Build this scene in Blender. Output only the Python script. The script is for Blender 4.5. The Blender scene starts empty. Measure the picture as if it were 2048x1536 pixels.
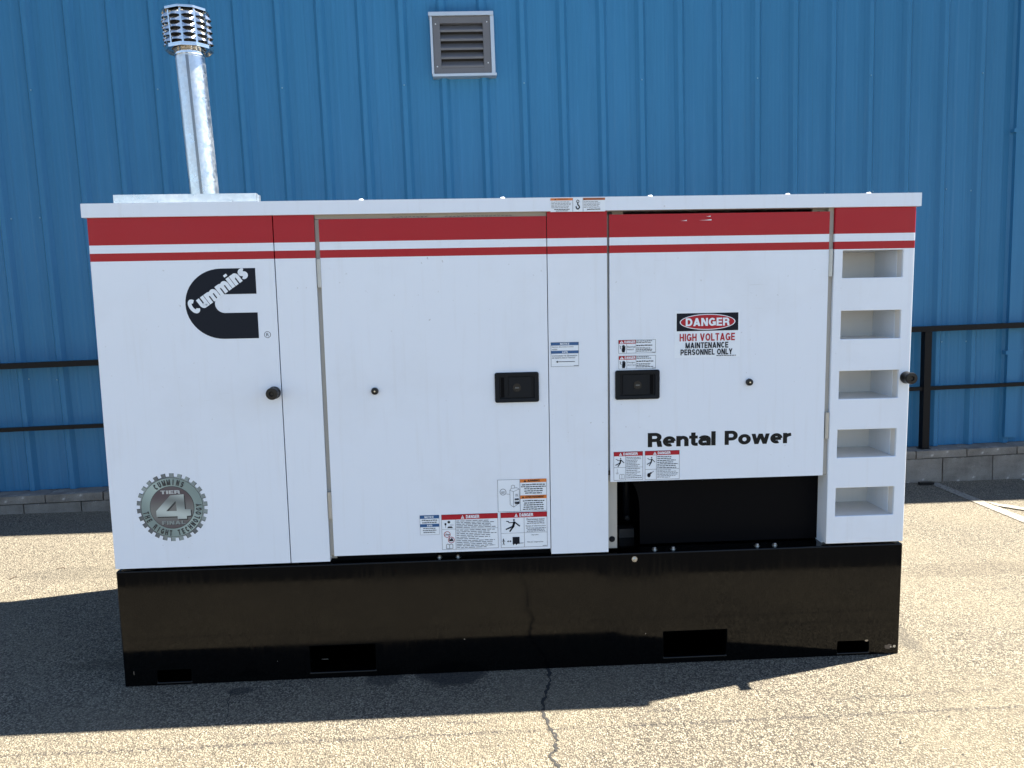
import bpy, bmesh, math, random
from mathutils import Vector, Matrix
random.seed(7)
S = bpy.context.scene
COL = S.collection
rad = math.radians

# ------------------------------------------------------------------ camera
F_PX = 1540.0
CAM = Vector((1.41153, -2.97200, 1.51818))
RW = Matrix(((0.99846479, -0.05194073, -0.01924097),      # world -> camera (x right, y down, z forward)
             (-0.02509513, -0.1145213, -0.99310377),
             (0.04937904, 0.99206201, -0.11564895)))
cam = bpy.data.cameras.new('camera')
cam.sensor_fit = 'HORIZONTAL'; cam.sensor_width = 36.0
cam.lens = F_PX / 2048.0 * 36.0
cam.clip_start = 0.05; cam.clip_end = 2000
cam_o = bpy.data.objects.new('camera', cam); COL.objects.link(cam_o)
r, u, b = RW[0], -RW[1], -RW[2]
cam_o.matrix_world = Matrix(((r[0], u[0], b[0], CAM[0]), (r[1], u[1], b[1], CAM[1]), (r[2], u[2], b[2], CAM[2]), (0, 0, 0, 1)))
S.camera = cam_o

# ------------------------------------------------------------------ sun and sky
SUN_DIR = Vector((1.183, 0.310, 1.925)).normalized()
SUN_EL = math.asin(SUN_DIR.z); SUN_AZ = math.atan2(SUN_DIR.x, SUN_DIR.y)
sun = bpy.data.lights.new('sun', 'SUN'); sun.energy = 5.0; sun.angle = rad(0.53); sun.color = (1.0, 0.93, 0.80)
sun_o = bpy.data.objects.new('sun', sun); COL.objects.link(sun_o)
sun_o.rotation_euler = SUN_DIR.to_track_quat('Z', 'Y').to_euler(); sun_o.location = (6, 3, 12)
W = bpy.data.worlds.new('World'); S.world = W; W.use_nodes = True
nt = W.node_tree; nt.nodes.clear()
sky = nt.nodes.new('ShaderNodeTexSky'); sky.sky_type = 'NISHITA'; sky.sun_disc = False
sky.sun_elevation = SUN_EL; sky.sun_rotation = SUN_AZ
sky.altitude = 1300; sky.air_density = 1.0; sky.dust_density = 0.4; sky.ozone_density = 1.0
bgn = nt.nodes.new('ShaderNodeBackground'); bgn.inputs['Strength'].default_value = 0.05
wo = nt.nodes.new('ShaderNodeOutputWorld')
tc = nt.nodes.new('ShaderNodeTexCoord')
sep = nt.nodes.new('ShaderNodeSeparateXYZ'); nt.links.new(tc.outputs['Generated'], sep.inputs[0])
def wmath(op, a, bb):
    m = nt.nodes.new('ShaderNodeMath'); m.operation = op
    for i, v in enumerate((a, bb)):
        if isinstance(v, (int, float)): m.inputs[i].default_value = v
        else: nt.links.new(v, m.inputs[i])
    return m.outputs[0]
zz = wmath('ADD', wmath('ABSOLUTE', sep.outputs[2], 0), 0.18)
cmb = nt.nodes.new('ShaderNodeCombineXYZ')
nt.links.new(wmath('DIVIDE', sep.outputs[0], zz), cmb.inputs[0]); nt.links.new(wmath('DIVIDE', sep.outputs[1], zz), cmb.inputs[1])
cn = nt.nodes.new('ShaderNodeTexNoise'); cn.inputs['Scale'].default_value = 0.9; cn.inputs['Detail'].default_value = 7; cn.inputs['Roughness'].default_value = 0.58
nt.links.new(cmb.outputs[0], cn.inputs['Vector'])
cr = nt.nodes.new('ShaderNodeValToRGB'); cr.color_ramp.elements[0].position = 0.56; cr.color_ramp.elements[1].position = 0.76
cr.color_ramp.elements[0].color = (0, 0, 0, 1); cr.color_ramp.elements[1].color = (.75, .75, .75, 1)
nt.links.new(cn.outputs['Fac'], cr.inputs[0])
mx = nt.nodes.new('ShaderNodeMix'); mx.data_type = 'RGBA'
nt.links.new(cr.outputs[0], mx.inputs[0]); nt.links.new(sky.outputs[0], mx.inputs[6]); mx.inputs[7].default_value = (6.0, 6.4, 7.0, 1)
nt.links.new(mx.outputs[2], bgn.inputs[0]); nt.links.new(bgn.outputs[0], wo.inputs[0])

S.render.engine = 'CYCLES'
vs = S.view_settings
vs.view_transform = 'Standard'; vs.look = 'None'; vs.gamma = 1.0; vs.exposure = 2.5; vs.use_curve_mapping = False

# ------------------------------------------------------------------ pixel -> place helpers (photo is 2048 x 1536)
def ray(px, py):
    return RW.transposed() @ Vector(((px - 1024) / F_PX, (py - 768) / F_PX, 1.0))
def face(px, py, y=0.0):            # a point on the vertical plane Y = y (the generator's front faces)
    d = ray(px, py); t = (y - CAM.y) / d.y
    p = CAM + d * t
    return p.x, p.z
def gnd(px, py, z=0.0):
    d = ray(px, py); t = (z - CAM.z) / d.z
    p = CAM + d * t
    return p.x, p.y

# ------------------------------------------------------------------ materials
MATS = {}
def mat(name, col=(.8, .8, .8), rough=.5, metal=0.0, spec=.5, coat=0.0, coat_rough=.05):
    if name in MATS: return MATS[name]
    m = bpy.data.materials.new(name); m.use_nodes = True
    p = m.node_tree.nodes['Principled BSDF']
    p.inputs['Base Color'].default_value = (*col, 1); p.inputs['Roughness'].default_value = rough
    p.inputs['Metallic'].default_value = metal; p.inputs['Specular IOR Level'].default_value = spec
    p.inputs['Coat Weight'].default_value = coat; p.inputs['Coat Roughness'].default_value = coat_rough
    MATS[name] = m
    return m
class N:
    """small node helper for one material"""
    def __init__(s, m): s.t = m.node_tree; s.p = s.t.nodes['Principled BSDF']; s.out = s.t.nodes['Material Output']; s.cache = {}
    def n(s, typ, **k):
        x = s.t.nodes.new(typ)
        for a, v in k.items(): setattr(x, a, v)
        return x
    def link(s, a, bb): s.t.links.new(a, bb)
    def coord(s, scale=(1, 1, 1), rot=(0, 0, 0)):
        c = s.n('ShaderNodeTexCoord'); mp = s.n('ShaderNodeMapping')
        mp.inputs['Scale'].default_value = scale; mp.inputs['Rotation'].default_value = rot
        s.link(c.outputs['Object'], mp.inputs[0]); return mp.outputs[0]
    def noise(s, vec, scale, detail=4, rough=.55, dist=0):
        key = (vec.node.name, scale, detail, rough, dist)
        if key in s.cache: return s.cache[key]
        x = s.n('ShaderNodeTexNoise'); x.inputs['Scale'].default_value = scale; x.inputs['Detail'].default_value = detail
        x.inputs['Roughness'].default_value = rough; x.inputs['Distortion'].default_value = dist
        s.link(vec, x.inputs['Vector']); s.cache[key] = x.outputs['Fac']; return x.outputs['Fac']
    def vor(s, vec, scale, feature='F1', out='Distance'):
        x = s.n('ShaderNodeTexVoronoi', feature=feature); x.inputs['Scale'].default_value = scale
        s.link(vec, x.inputs['Vector']); return x.outputs[out]
    def math(s, op, a, bb=0.0, c=None, clamp=False):
        x = s.n('ShaderNodeMath', operation=op, use_clamp=clamp)
        for i, v in enumerate((a, bb, c)):
            if v is None: continue
            if isinstance(v, (int, float)): x.inputs[i].default_value = v
            else: s.link(v, x.inputs[i])
        return x.outputs[0]
    def ramp(s, fac, stops):
        x = s.n('ShaderNodeValToRGB'); e = x.color_ramp.elements
        while len(e) < len(stops): e.new(.5)
        for k, (pos, c) in enumerate(stops):
            e[k].position = pos; e[k].color = (c, c, c, 1) if isinstance(c, (int, float)) else (*c, 1)
        s.link(fac, x.inputs[0]); return x.outputs[0]
    def mix(s, fac, a, bb, mode='MIX'):
        x = s.n('ShaderNodeMix', data_type='RGBA', blend_type=mode)
        for i, v in ((0, fac), (6, a), (7, bb)):
            if isinstance(v, (int, float)): x.inputs[i].default_value = v
            elif isinstance(v, tuple): x.inputs[i].default_value = (*v, 1)
            else: s.link(v, x.inputs[i])
        return x.outputs[2]
    def bump(s, h, strength=.2, dist=.01):
        x = s.n('ShaderNodeBump'); x.inputs['Strength'].default_value = strength; x.inputs['Distance'].default_value = dist
        s.link(h, x.inputs['Height']); s.link(x.outputs[0], s.p.inputs['Normal']); return x

Z_RB, Z_RT2, Z_TB = 1.7274, 1.6975, 1.6680      # stripe edges up the enclosure (red above, white, thin red)
def make_paint(name, striped, col=(.715, .765, .835)):
    m = mat(name, (.80, .80, .79), .24, 0, .26, .0, .12); n = N(m)
    c = n.coord()
    dirt = n.noise(c, 2.3, 8, .62)
    base = n.mix(n.ramp(dirt, [(.52, 0), (.8, .20)]), col, (.48, .47, .46))
    cs = n.coord((14, 14, .9)); st = n.noise(cs, 3.0, 3, .5)
    base = n.mix(n.ramp(st, [(.55, 0), (.78, .17)]), base, (.56, .56, .56))
    spk = n.noise(c, 55, 2, .5); base = n.mix(n.math('MULTIPLY', n.ramp(spk, [(.70, 0), (.74, .45)]), n.ramp(n.noise(c, 1.7, 3), [(.48, 0), (.62, 1)])), base, (.30, .29, .28))
    scf = n.noise(n.coord((3, 3, 40), (0, .5, 0)), 2.2, 3, .6); base = n.mix(n.math('MULTIPLY', n.ramp(scf, [(.68, 0), (.74, .22)]), n.ramp(dirt, [(.5, 0), (.62, 1)])), base, (.42, .41, .40))
    if striped:
        tcn = n.n('ShaderNodeTexCoord'); sp = n.n('ShaderNodeSeparateXYZ'); n.link(tcn.outputs['Object'], sp.inputs[0]); z = sp.outputs[2]
        top = n.math('GREATER_THAN', z, Z_RB)
        thin = n.math('MULTIPLY', n.math('LESS_THAN', z, Z_RT2), n.math('GREATER_THAN', z, Z_TB))
        base = n.mix(n.math('ADD', top, thin, clamp=True), base, (.36, .001, .008))
    n.link(base, n.p.inputs['Base Color'])
    rg = n.noise(c, 5, 5); n.link(n.ramp(rg, [(.3, .19), (.75, .25)]), n.p.inputs['Roughness'])
    wav = n.noise(n.coord((1, 1, 1)), 1.6, 2); fine = n.noise(c, 260, 2)
    n.bump(n.math('ADD', wav, n.math('MULTIPLY', fine, .012)), .25, .010)
    return m
PAINT = make_paint('white_enclosure_paint_with_red_stripes', True)
WHITE = make_paint('white_enclosure_paint', False)

def make_black_gloss():
    m = mat('black_gloss_enamel', (.006, .0062, .007), .12, 0, .26, .0, .06); n = N(m)
    c = n.coord((30, 30, 1.2)); st = n.noise(c, 3, 4, .6); big = n.noise(n.coord(), 1.6, 5)
    n.link(n.ramp(n.math('MULTIPLY', st, big), [(.18, .05), (.42, .17)]), n.p.inputs['Roughness'])
    n.link(n.mix(n.ramp(st, [(.55, 0), (.8, .35)]), (.0008, .0009, .0011), (.0045, .0038, .003)), n.p.inputs['Base Color'])
    n.bump(n.noise(n.coord(), 3.0, 2), .03, .004)
    return m
BLACK = make_black_gloss()
PLASTIC = mat('black_plastic', (.006, .008, .0115), .45, 0, .15)
RUBBER = mat('black_rubber', (.004, .004, .005), .35, 0, .35)
CAVITY = mat('black_inner_sheet', (.0018, .002, .003), .5, 0, .06)
JAMB = mat('grey_beige_frame_paint', (.36, .345, .31), .5)
STEEL = mat('zinc_plated_steel', (.62, .60, .55), .28, 1.0)

def make_galv():
    m = mat('galvanised_sheet', (.62, .65, .68), .3, 1.0); n = N(m)
    c = n.coord(); v = n.vor(c, 90, 'F1', 'Color')
    s = n.n('ShaderNodeSeparateColor'); n.link(v, s.inputs[0])
    big = n.noise(c, 9, 6)
    n.link(n.mix(n.math('MULTIPLY', s.outputs[0], .5), (.56, .59, .62), (.42, .45, .48)), n.p.inputs['Base Color'])
    n.link(n.ramp(n.math('ADD', n.math('MULTIPLY', s.outputs[1], .35), big), [(.35, .24), (1.0, .46)]), n.p.inputs['Roughness'])
    n.bump(big, .05, .004)
    return m
GALV = make_galv()
CHROME = mat('bright_stack_steel', (.74, .72, .68), .13, 1.0)

def make_wall_blue():
    m = mat('blue_ribbed_sheet_metal', (.030, .125, .27), .38, 0, .18); n = N(m)
    c = n.coord((22, 22, .35)); st = n.noise(c, 3, 5, .6)
    big = n.noise(n.coord((1, 1, .6)), 1.3, 5)
    a = n.mix(n.ramp(st, [(.35, 0), (.75, .55)]), (.026, .134, .272), (.042, .170, .328))
    a = n.mix(n.ramp(big, [(.4, 0), (.75, .35)]), a, (.020, .118, .225))
    dust = n.noise(n.coord((6, 6, .5)), 4, 6, .7)
    a = n.mix(n.ramp(dust, [(.6, 0), (.85, .22)]), a, (.13, .19, .25))
    n.link(a, n.p.inputs['Base Color'])
    n.link(n.ramp(big, [(.3, .32), (.8, .5)]), n.p.inputs['Roughness'])
    n.bump(n.noise(n.coord((1.5, 1.5, .5)), 2.2, 3), .25, .012)
    return m
BLUE = make_wall_blue()

def make_block():
    m = mat('grey_concrete_block', (.26, .25, .235), .9, 0, .2); n = N(m)
    c = n.coord(); oi = n.n('ShaderNodeObjectInfo')
    big = n.noise(c, 7, 7, .65); fine = n.noise(c, 160, 3, .6)
    a = n.mix(n.ramp(big, [(.35, 0), (.7, 1)]), (.12, .11, .098), (.235, .222, .20))
    a = n.mix(n.math('MULTIPLY', oi.outputs['Random'], .3), a, (.27, .255, .23))
    a = n.mix(n.ramp(n.noise(c, 13, 3), [(.66, 0), (.72, .6)]), a, (.44, .43, .41))
    a = n.mix(n.math('MULTIPLY', n.ramp(fine, [(.3, 1), (.5, 0)]), .5), a, (.08, .075, .07))
    n.link(a, n.p.inputs['Base Color'])
    n.bump(n.math('ADD', fine, n.math('MULTIPLY', big, .6)), .7, .006)
    return m
BLOCK = make_block()
MORTAR = mat('dark_mortar', (.07, .067, .062), .95, 0, .2)
RAILM = mat('black_rail_paint', (.004, .004, .005), .5, 0, .15); 
VENTM = mat('weathered_grey_louvre_paint', (.085, .088, .100), .6)

def make_asphalt():
    m = mat('weathered_asphalt', (.09, .08, .065), .92, 0, .25); n = N(m)
    c = n.coord()
    cells = n.vor(c, 165, 'F1', 'Color'); dist = n.vor(c, 165, 'F1', 'Distance')
    s = n.n('ShaderNodeSeparateColor'); n.link(cells, s.inputs[0])
    big = n.noise(c, .9, 6, .6); mid = n.noise(c, 6, 6, .65); fine = n.noise(c, 420, 2)
    stone = n.ramp(s.outputs[0], [(.0, (.062, .055, .045)), (.22, (.135, .118, .092)), (.6, (.225, .199, .152)), (1, (.36, .322, .25))])
    a = n.mix(n.ramp(dist, [(.40, 0), (.74, .90)]), stone, (.026, .023, .020))
    a = n.mix(n.ramp(mid, [(.35, .35), (.65, 0)]), a, (.115, .10, .080))
    a = n.mix(n.ramp(big, [(.45, 0), (.8, .5)]), a, (.20, .172, .122))
    # worn tyre scuff lines and drips: stains with their own outline, at fixed places on the lot
    sp = n.n('ShaderNodeSeparateXYZ'); tcn = n.n('ShaderNodeTexCoord'); n.link(tcn.outputs['Object'], sp.inputs[0]); X, Y = sp.outputs[0], sp.outputs[1]
    def line(y0, slope, w, wob, lo, hi, st):
        yy = n.math('SUBTRACT', n.math('SUBTRACT', Y, n.math('MULTIPLY', X, slope)), y0)
        yy = n.math('ADD', yy, n.math('MULTIPLY', n.math('SUBTRACT', n.noise(c, 5, 3), .5), wob))
        g = n.math('SUBTRACT', 1.0, n.math('DIVIDE', n.math('ABSOLUTE', yy), w), clamp=True)
        br = n.ramp(n.noise(c, 2.1, 4), [(lo, 0), (hi, 1)])
        sp2 = n.ramp(n.noise(c, 90, 2), [(.42, 0), (.6, 1)])
        return n.math('MULTIPLY', n.math('MULTIPLY', g, br), n.math('MULTIPLY', sp2, st))
    for args in ((-.445, .003, .016, .02, .30, .5, 1.0), (-.405, .028, .020, .05, .50, .62, .9), (-.62, -.03, .03, .08, .52, .64, .6), (.55, .02, .035, .1, .5, .6, .5)):
        a = n.mix(line(*args), a, (.030, .028, .030))
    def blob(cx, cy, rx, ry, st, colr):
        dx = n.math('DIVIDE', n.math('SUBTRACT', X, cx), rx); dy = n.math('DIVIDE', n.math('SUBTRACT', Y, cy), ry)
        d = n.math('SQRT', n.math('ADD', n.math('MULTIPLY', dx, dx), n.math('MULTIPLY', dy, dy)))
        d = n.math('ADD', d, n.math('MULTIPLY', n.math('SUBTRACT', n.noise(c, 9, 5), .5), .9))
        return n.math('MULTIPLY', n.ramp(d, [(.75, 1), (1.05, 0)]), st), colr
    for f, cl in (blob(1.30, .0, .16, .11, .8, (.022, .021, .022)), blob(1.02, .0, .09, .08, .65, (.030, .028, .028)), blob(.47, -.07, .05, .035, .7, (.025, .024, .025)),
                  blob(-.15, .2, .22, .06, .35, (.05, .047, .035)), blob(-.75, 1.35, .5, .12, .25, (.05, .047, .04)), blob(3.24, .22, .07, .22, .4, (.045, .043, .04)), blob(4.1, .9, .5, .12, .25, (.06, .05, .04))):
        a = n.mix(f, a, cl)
    n.link(a, n.p.inputs['Base Color'])
    hgt = n.math('ADD', n.math('MULTIPLY', n.ramp(dist, [(.0, 1), (.8, 0)]), n.math('ADD', .5, s.outputs[1])), n.math('MULTIPLY', fine, .5))
    n.bump(hgt, .9, .006)
    return m
ASPHALT = make_asphalt()

def make_line_paint():
    m = mat('worn_white_line_paint', (.5, .48, .43), .85, 0, .3); n = N(m); c = n.coord()
    k = n.ramp(n.noise(c, 55, 5, .7), [(.40, 0), (.62, 1)])
    n.link(n.mix(k, (.26, .24, .205), (.10, .09, .073)), n.p.inputs['Base Color']); n.bump(n.noise(c, 170, 2), .5, .003)
    return m
LINEP = make_line_paint()
TAR = mat('black_crack_tar', (.012, .012, .012), .8)

# flat print inks
INK = mat('print_black', (.008, .011, .019), .4, 0, .12); PW = mat('print_white', (.74, .79, .84), .35, 0, .2)
RED = mat('print_red', (.38, .010, .022), .35, 0, .25); BLU = mat('print_blue', (.010, .085, .24), .35)
ORG = mat('print_orange', (.62, .17, .025), .35); GREYINK = mat('print_grey', (.10, .11, .13), .45); LGREY = mat('print_light_grey', (.33, .34, .37), .45)
def make_emblem(name, c0, c1, ang, sc):
    m = mat(name, c0, .38, .25); n = N(m); c = n.coord((1, 1, 1), (0, ang, 0))
    w = n.n('ShaderNodeTexWave'); w.inputs['Scale'].default_value = sc; w.inputs['Distortion'].default_value = 1.2; n.link(c, w.inputs[0])
    n.link(n.mix(w.outputs['Fac'], c0, c1), n.p.inputs['Base Color']); return m
EM_RING = make_emblem('emblem_silver', (.20, .27, .27), (.34, .44, .43), .8, 1.6)
EM_TEETH = make_emblem('emblem_teeth', (.11, .125, .14), (.26, .32, .33), .5, 2.2)
EM_DISC = make_emblem('emblem_plum', (.085, .068, .082), (.17, .18, .18), 1.57, 2.0)
EM_FOUR = make_emblem('emblem_four', (.17, .20, .205), (.46, .53, .53), 1.3, 3.2)
EM_DARK = mat('emblem_dark', (.025, .03, .035), .4)

# ------------------------------------------------------------------ object helpers
def mesh_from(name, bm, m, smooth=False, bevel=0, seg=2):
    rounded = []
    if bevel:
        es = [e for e in bm.edges if len(e.link_faces) == 2 and e.calc_face_angle(0) > .5]
        rounded = bmesh.ops.bevel(bm, geom=es, offset=bevel, segments=seg, profile=.5, affect='EDGES', clamp_overlap=True)['faces']
    for f in bm.faces: f.smooth = smooth
    for f in rounded: f.smooth = True          # only the rounded edges are smooth; the sheets between them stay flat
    bmesh.ops.recalc_face_normals(bm, faces=bm.faces)
    me = bpy.data.meshes.new(name); bm.to_mesh(me); bm.free()
    for x in (m if isinstance(m, (list, tuple)) else [m]): me.materials.append(x)
    return me
def add(name, me, parent=None, loc=(0, 0, 0), rot=None):
    o = bpy.data.objects.new(name, me); COL.objects.link(o)
    o.location = loc
    if rot: o.rotation_euler = rot
    if parent: o.parent = parent
    return o
def thing(name, label, cat, mw=None, loc=(0, 0, 0), group=None):
    o = bpy.data.objects.new(name, None); COL.objects.link(o); o.empty_display_size = .1
    if mw is not None: o.matrix_world = mw
    else: o.location = loc
    o['label'] = label; o['category'] = cat
    if group: o['group'] = group
    return o
def tag(o, label, cat, group=None):
    o['label'] = label; o['category'] = cat
    if group: o['group'] = group
    return o
def box(bm, x0, x1, y0, y1, z0, z1, skip=()):
    v = [bm.verts.new(c) for c in ((x0, y0, z0), (x1, y0, z0), (x1, y1, z0), (x0, y1, z0), (x0, y0, z1), (x1, y0, z1), (x1, y1, z1), (x0, y1, z1))]
    fs = {'bottom': (3, 2, 1, 0), 'top': (4, 5, 6, 7), 'front': (0, 1, 5, 4), 'right': (1, 2, 6, 5), 'back': (2, 3, 7, 6), 'left': (3, 0, 4, 7)}
    for k, f in fs.items():
        if k not in skip: bm.faces.new([v[i] for i in f])
def boxmesh(name, m, x0, x1, y0, y1, z0, z1, bevel=.003, seg=2):
    bm = bmesh.new(); box(bm, x0, x1, y0, y1, z0, z1); return mesh_from(name, bm, m, bevel=bevel, seg=seg)
def part(name, parent, m, x0, x1, y0, y1, z0, z1, bevel=.003, seg=2):
    return add(name, boxmesh(name, m, x0, x1, y0, y1, z0, z1, bevel, seg), parent)
def lathe(bm, prof, segs=24, axis='Z', cap=True):
    """prof: list of (radius, height)"""
    rings = []
    for rr, h in prof:
        ring = []
        for k in range(segs):
            a = 2 * math.pi * k / segs; c, s = math.cos(a) * rr, math.sin(a) * rr
            ring.append(bm.verts.new({'Z': (c, s, h), 'Y': (c, h, s), 'X': (h, c, s)}[axis]))
        rings.append(ring)
    for i in range(len(rings) - 1):
        for k in range(segs):
            bm.faces.new((rings[i][k], rings[i][(k + 1) % segs], rings[i + 1][(k + 1) % segs], rings[i + 1][k]))
    if cap:
        bm.faces.new(rings[0][::-1]); bm.faces.new(rings[-1])
def lathemesh(name, m, prof, segs=24, axis='Z', ang=35):
    bm = bmesh.new(); lathe(bm, prof, segs, axis); me = mesh_from(name, bm, m, smooth=True); me.set_sharp_from_angle(angle=rad(ang)); return me

# ================================================================== THE GROUND
bm = bmesh.new()
xs = [-400, -40, -6, 0, 3, 8, 40, 400]; ys = [-400, -40, -5, 0, 3, 40, 400]
gv = [[bm.verts.new((x, y, 0)) for x in xs] for y in ys]
for j in range(len(ys) - 1):
    for i in range(len(xs) - 1): bm.faces.new((gv[j][i], gv[j][i + 1], gv[j + 1][i + 1], gv[j + 1][i]))
ground = add('ground', mesh_from('ground', bm, ASPHALT)); ground['kind'] = 'structure'

def strip(name, pts, widths, m, z, parent=None, jag=0.0):
    """a flat ribbon along pts with ragged edges"""
    bm = bmesh.new(); L = []; Rr = []
    for i, p in enumerate(pts):
        a = Vector(pts[max(i - 1, 0)]); c = Vector(pts[min(i + 1, len(pts) - 1)]); t = (c - a).normalized(); nn = Vector((-t.y, t.x))
        w = widths[i] if isinstance(widths, list) else widths
        l = Vector(p) + nn * (w / 2 + random.uniform(-jag, jag)); rr = Vector(p) - nn * (w / 2 + random.uniform(-jag, jag))
        L.append(bm.verts.new((l.x, l.y, z))); Rr.append(bm.verts.new((rr.x, rr.y, z)))
    for i in range(len(pts) - 1): bm.faces.new((L[i], Rr[i], Rr[i + 1], L[i + 1]))
    return add(name, mesh_from(name, bm, m), parent)
def subdivide(pts, n, wob):
    out = []
    for i in range(len(pts) - 1):
        a, c = Vector(pts[i]), Vector(pts[i + 1])
        for k in range(n):
            q = a.lerp(c, k / n); out.append((q.x + random.uniform(-wob, wob), q.y + random.uniform(-wob * .4, wob * .4)))
    out.append(tuple(pts[-1])); return out
crk = [(1.690, .12)] + [gnd(*q) for q in ((1096, 1340), (1101, 1362), (1090, 1390), (1084, 1425), (1100, 1452), (1113, 1478), (1111, 1500), (1101, 1511), (1118, 1536))] + [(1.66, -.9), (1.62, -1.3)]
cp = subdivide(crk, 8, .006)
strip('crack', cp, [.0125 * random.uniform(.3, 1.25) for _ in cp], TAR, .0015, ground, .0015)
c2 = subdivide([gnd(470, 1362), gnd(455, 1405), gnd(452, 1450)], 6, .006)
strip('crack', c2, [.004 * random.uniform(.2, 1) for _ in c2], TAR, .0015, ground, .001)
# unseen dark sheet, added so the black tank's upper edge reflects a dark band
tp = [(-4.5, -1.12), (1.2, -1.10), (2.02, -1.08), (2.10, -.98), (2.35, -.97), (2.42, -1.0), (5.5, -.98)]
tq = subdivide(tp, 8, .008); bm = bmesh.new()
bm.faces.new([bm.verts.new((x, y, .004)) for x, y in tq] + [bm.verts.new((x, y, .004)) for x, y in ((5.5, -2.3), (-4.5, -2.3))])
add('added_dark_patch', mesh_from('added_dark_patch', bm, mat('added_patch_black', (.016, .016, .017), .85, 0, .15)), ground)

# painted bay lines beside the generator
def paint(name, q):
    bm = bmesh.new(); bm.faces.new([bm.verts.new((x, y, .004)) for x, y in q])
    bmesh.ops.subdivide_edges(bm, edges=bm.edges[:], cuts=4, use_grid_fill=True)
    o = add(name, mesh_from(name, bm, LINEP)); o['kind'] = 'structure'; return o
paint('parking_line', [(4.905, 1.0), (5.00, 1.0), (4.985, 2.70), (4.905, 2.70)])
bm = bmesh.new(); bm.faces.new([bm.verts.new((x, y, .008)) for x, y in ((4.985, 2.13), (4.985, 2.03), (5.55, 1.35), (5.68, 1.40))])
o = add('parking_line', mesh_from('parking_line', bm, LINEP)); o['kind'] = 'structure'

# small litter by the curb
bm = bmesh.new(); box(bm, -.055, .055, -.016, .016, 0, .022); o = add('rubber_scrap', mesh_from('rubber_scrap', bm, RUBBER, bevel=.004), None, (4.868, 2.655, .001))
tag(o, 'short black rubber scrap on asphalt against block curb', 'rubber scrap')
bm = bmesh.new()
for k in range(10):
    a = k / 9; x = 5.66 + .42 * a; y = 2.68 - .03 * math.sin(a * 3); z = .004 + .012 * math.sin(a * 5) ** 2
    v0 = bm.verts.new((x, y - .017, z)); v1 = bm.verts.new((x, y + .017, z + .004)); v2 = bm.verts.new((x, y + .017, z + .009)); v3 = bm.verts.new((x, y - .017, z + .006))
    if k:
        for q in range(4): bm.faces.new((pv[q], pv[(q + 1) % 4], [v0, v1, v2, v3][(q + 1) % 4], [v0, v1, v2, v3][q]))
    pv = [v0, v1, v2, v3]
o = add('plastic_strap', mesh_from('plastic_strap', bm, mat('pale_plastic', (.55, .57, .58), .5), smooth=True)); tag(o, 'pale plastic strap lying on shaded asphalt by the curb', 'strap')
def twig(px, py, ln, ang, label):
    x, y = gnd(px, py); bm = bmesh.new(); pr = None
    for k in range(6):
        t = k / 5 - .5; cx, cy, cz = ln * t, .012 * math.sin(t * 6), .004 + .003 * math.cos(t * 5)
        ring = [bm.verts.new((cx, cy + .002 * math.cos(q * 1.257), cz + .002 * math.sin(q * 1.257))) for q in range(5)]
        if pr:
            for q in range(5): bm.faces.new((pr[q], pr[(q + 1) % 5], ring[(q + 1) % 5], ring[q]))
        pr = ring
    o = add('twig', mesh_from('twig', bm, mat('dry_twig', (.06, .035, .02), .8), smooth=True), None, (x, y, 0), (0, 0, ang)); tag(o, label, 'twig', 'twigs on the asphalt')
twig(122, 1138, .05, -.3, 'dry bent twig on the sunlit asphalt nearest the kerb blocks')
twig(26, 1157, .04, .7, 'short dry twig on the sunlit asphalt beside the generator shadow')

# ================================================================== THE BUILDING BEHIND (its own level: the lot falls away from it)
yw, tl = rad(.6), rad(.98)
h = Vector((math.cos(yw) * math.cos(tl), math.sin(yw) * math.cos(tl), math.sin(tl)))
w = Vector((-math.sin(tl), 0, math.cos(tl))); w = (w - h * h.dot(w)).normalized(); nn = w.cross(h)
MB = Matrix(((h.x, nn.x, w.x, 1.4), (h.y, nn.y, w.y, 2.70), (h.z, nn.z, w.z, 0), (0, 0, 0, 1)))
WALL_B, CAP_Z, EAVE = .175, .187, 4.42
bld = thing('metal_building', 'blue ribbed sheet metal building wall standing behind the generator', 'building', MB)
# one corrugated sheet covers three ribs; sheets are copies
PITCH = .29; prof = []
def rib_profile():
    pts = []
    for k in range(3):
        c0 = (k + .5) * PITCH
        pts += [(c0 - .145 + .0, 0)] if k == 0 else []
        pts += [(c0 - .112, 0), (c0 - .100, .0035), (c0 - .088, .0035), (c0 - .076, 0)]
        pts += [(c0 - .040, 0), (c0 - .016, .030), (c0 + .016, .030), (c0 + .040, 0)]
        pts += [(c0 + .076, 0), (c0 + .088, .0035), (c0 + .100, .0035), (c0 + .112, 0)]
    pts.append((3 * PITCH, 0)); return pts
bm = bmesh.new(); rp = rib_profile(); prev = None
zs = [CAP_Z + .002, 1.0, 2.2, 3.05, EAVE]
cols = [[bm.verts.new((x, -d, z)) for z in zs] for x, d in rp]
for i in range(len(cols) - 1):
    for j in range(len(zs) - 1): bm.faces.new((cols[i][j], cols[i + 1][j], cols[i + 1][j + 1], cols[i][j + 1]))
sheet = mesh_from('wall_panel', bm, BLUE)
A0 = .486 - PITCH * 1.5 - 3 * PITCH * 9       # sheets start so that a rib stands at a = 0.486
for k in range(22):
    add('wall_panel', sheet, bld, (A0 + k * 3 * PITCH, WALL_B + (.0015 if k % 2 else 0), 0))
aL, aR = A0, A0 + 22 * 3 * PITCH
part('side_wall', bld, BLUE, aL, aL + .05, WALL_B + .01, WALL_B + 9, CAP_Z, EAVE, 0)
part('side_wall', bld, BLUE, aR - .05, aR, WALL_B + .01, WALL_B + 9, CAP_Z, EAVE, 0)
part('back_wall', bld, BLUE, aL, aR, WALL_B + 9, WALL_B + 9.05, CAP_Z - .3, EAVE, 0)
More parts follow.
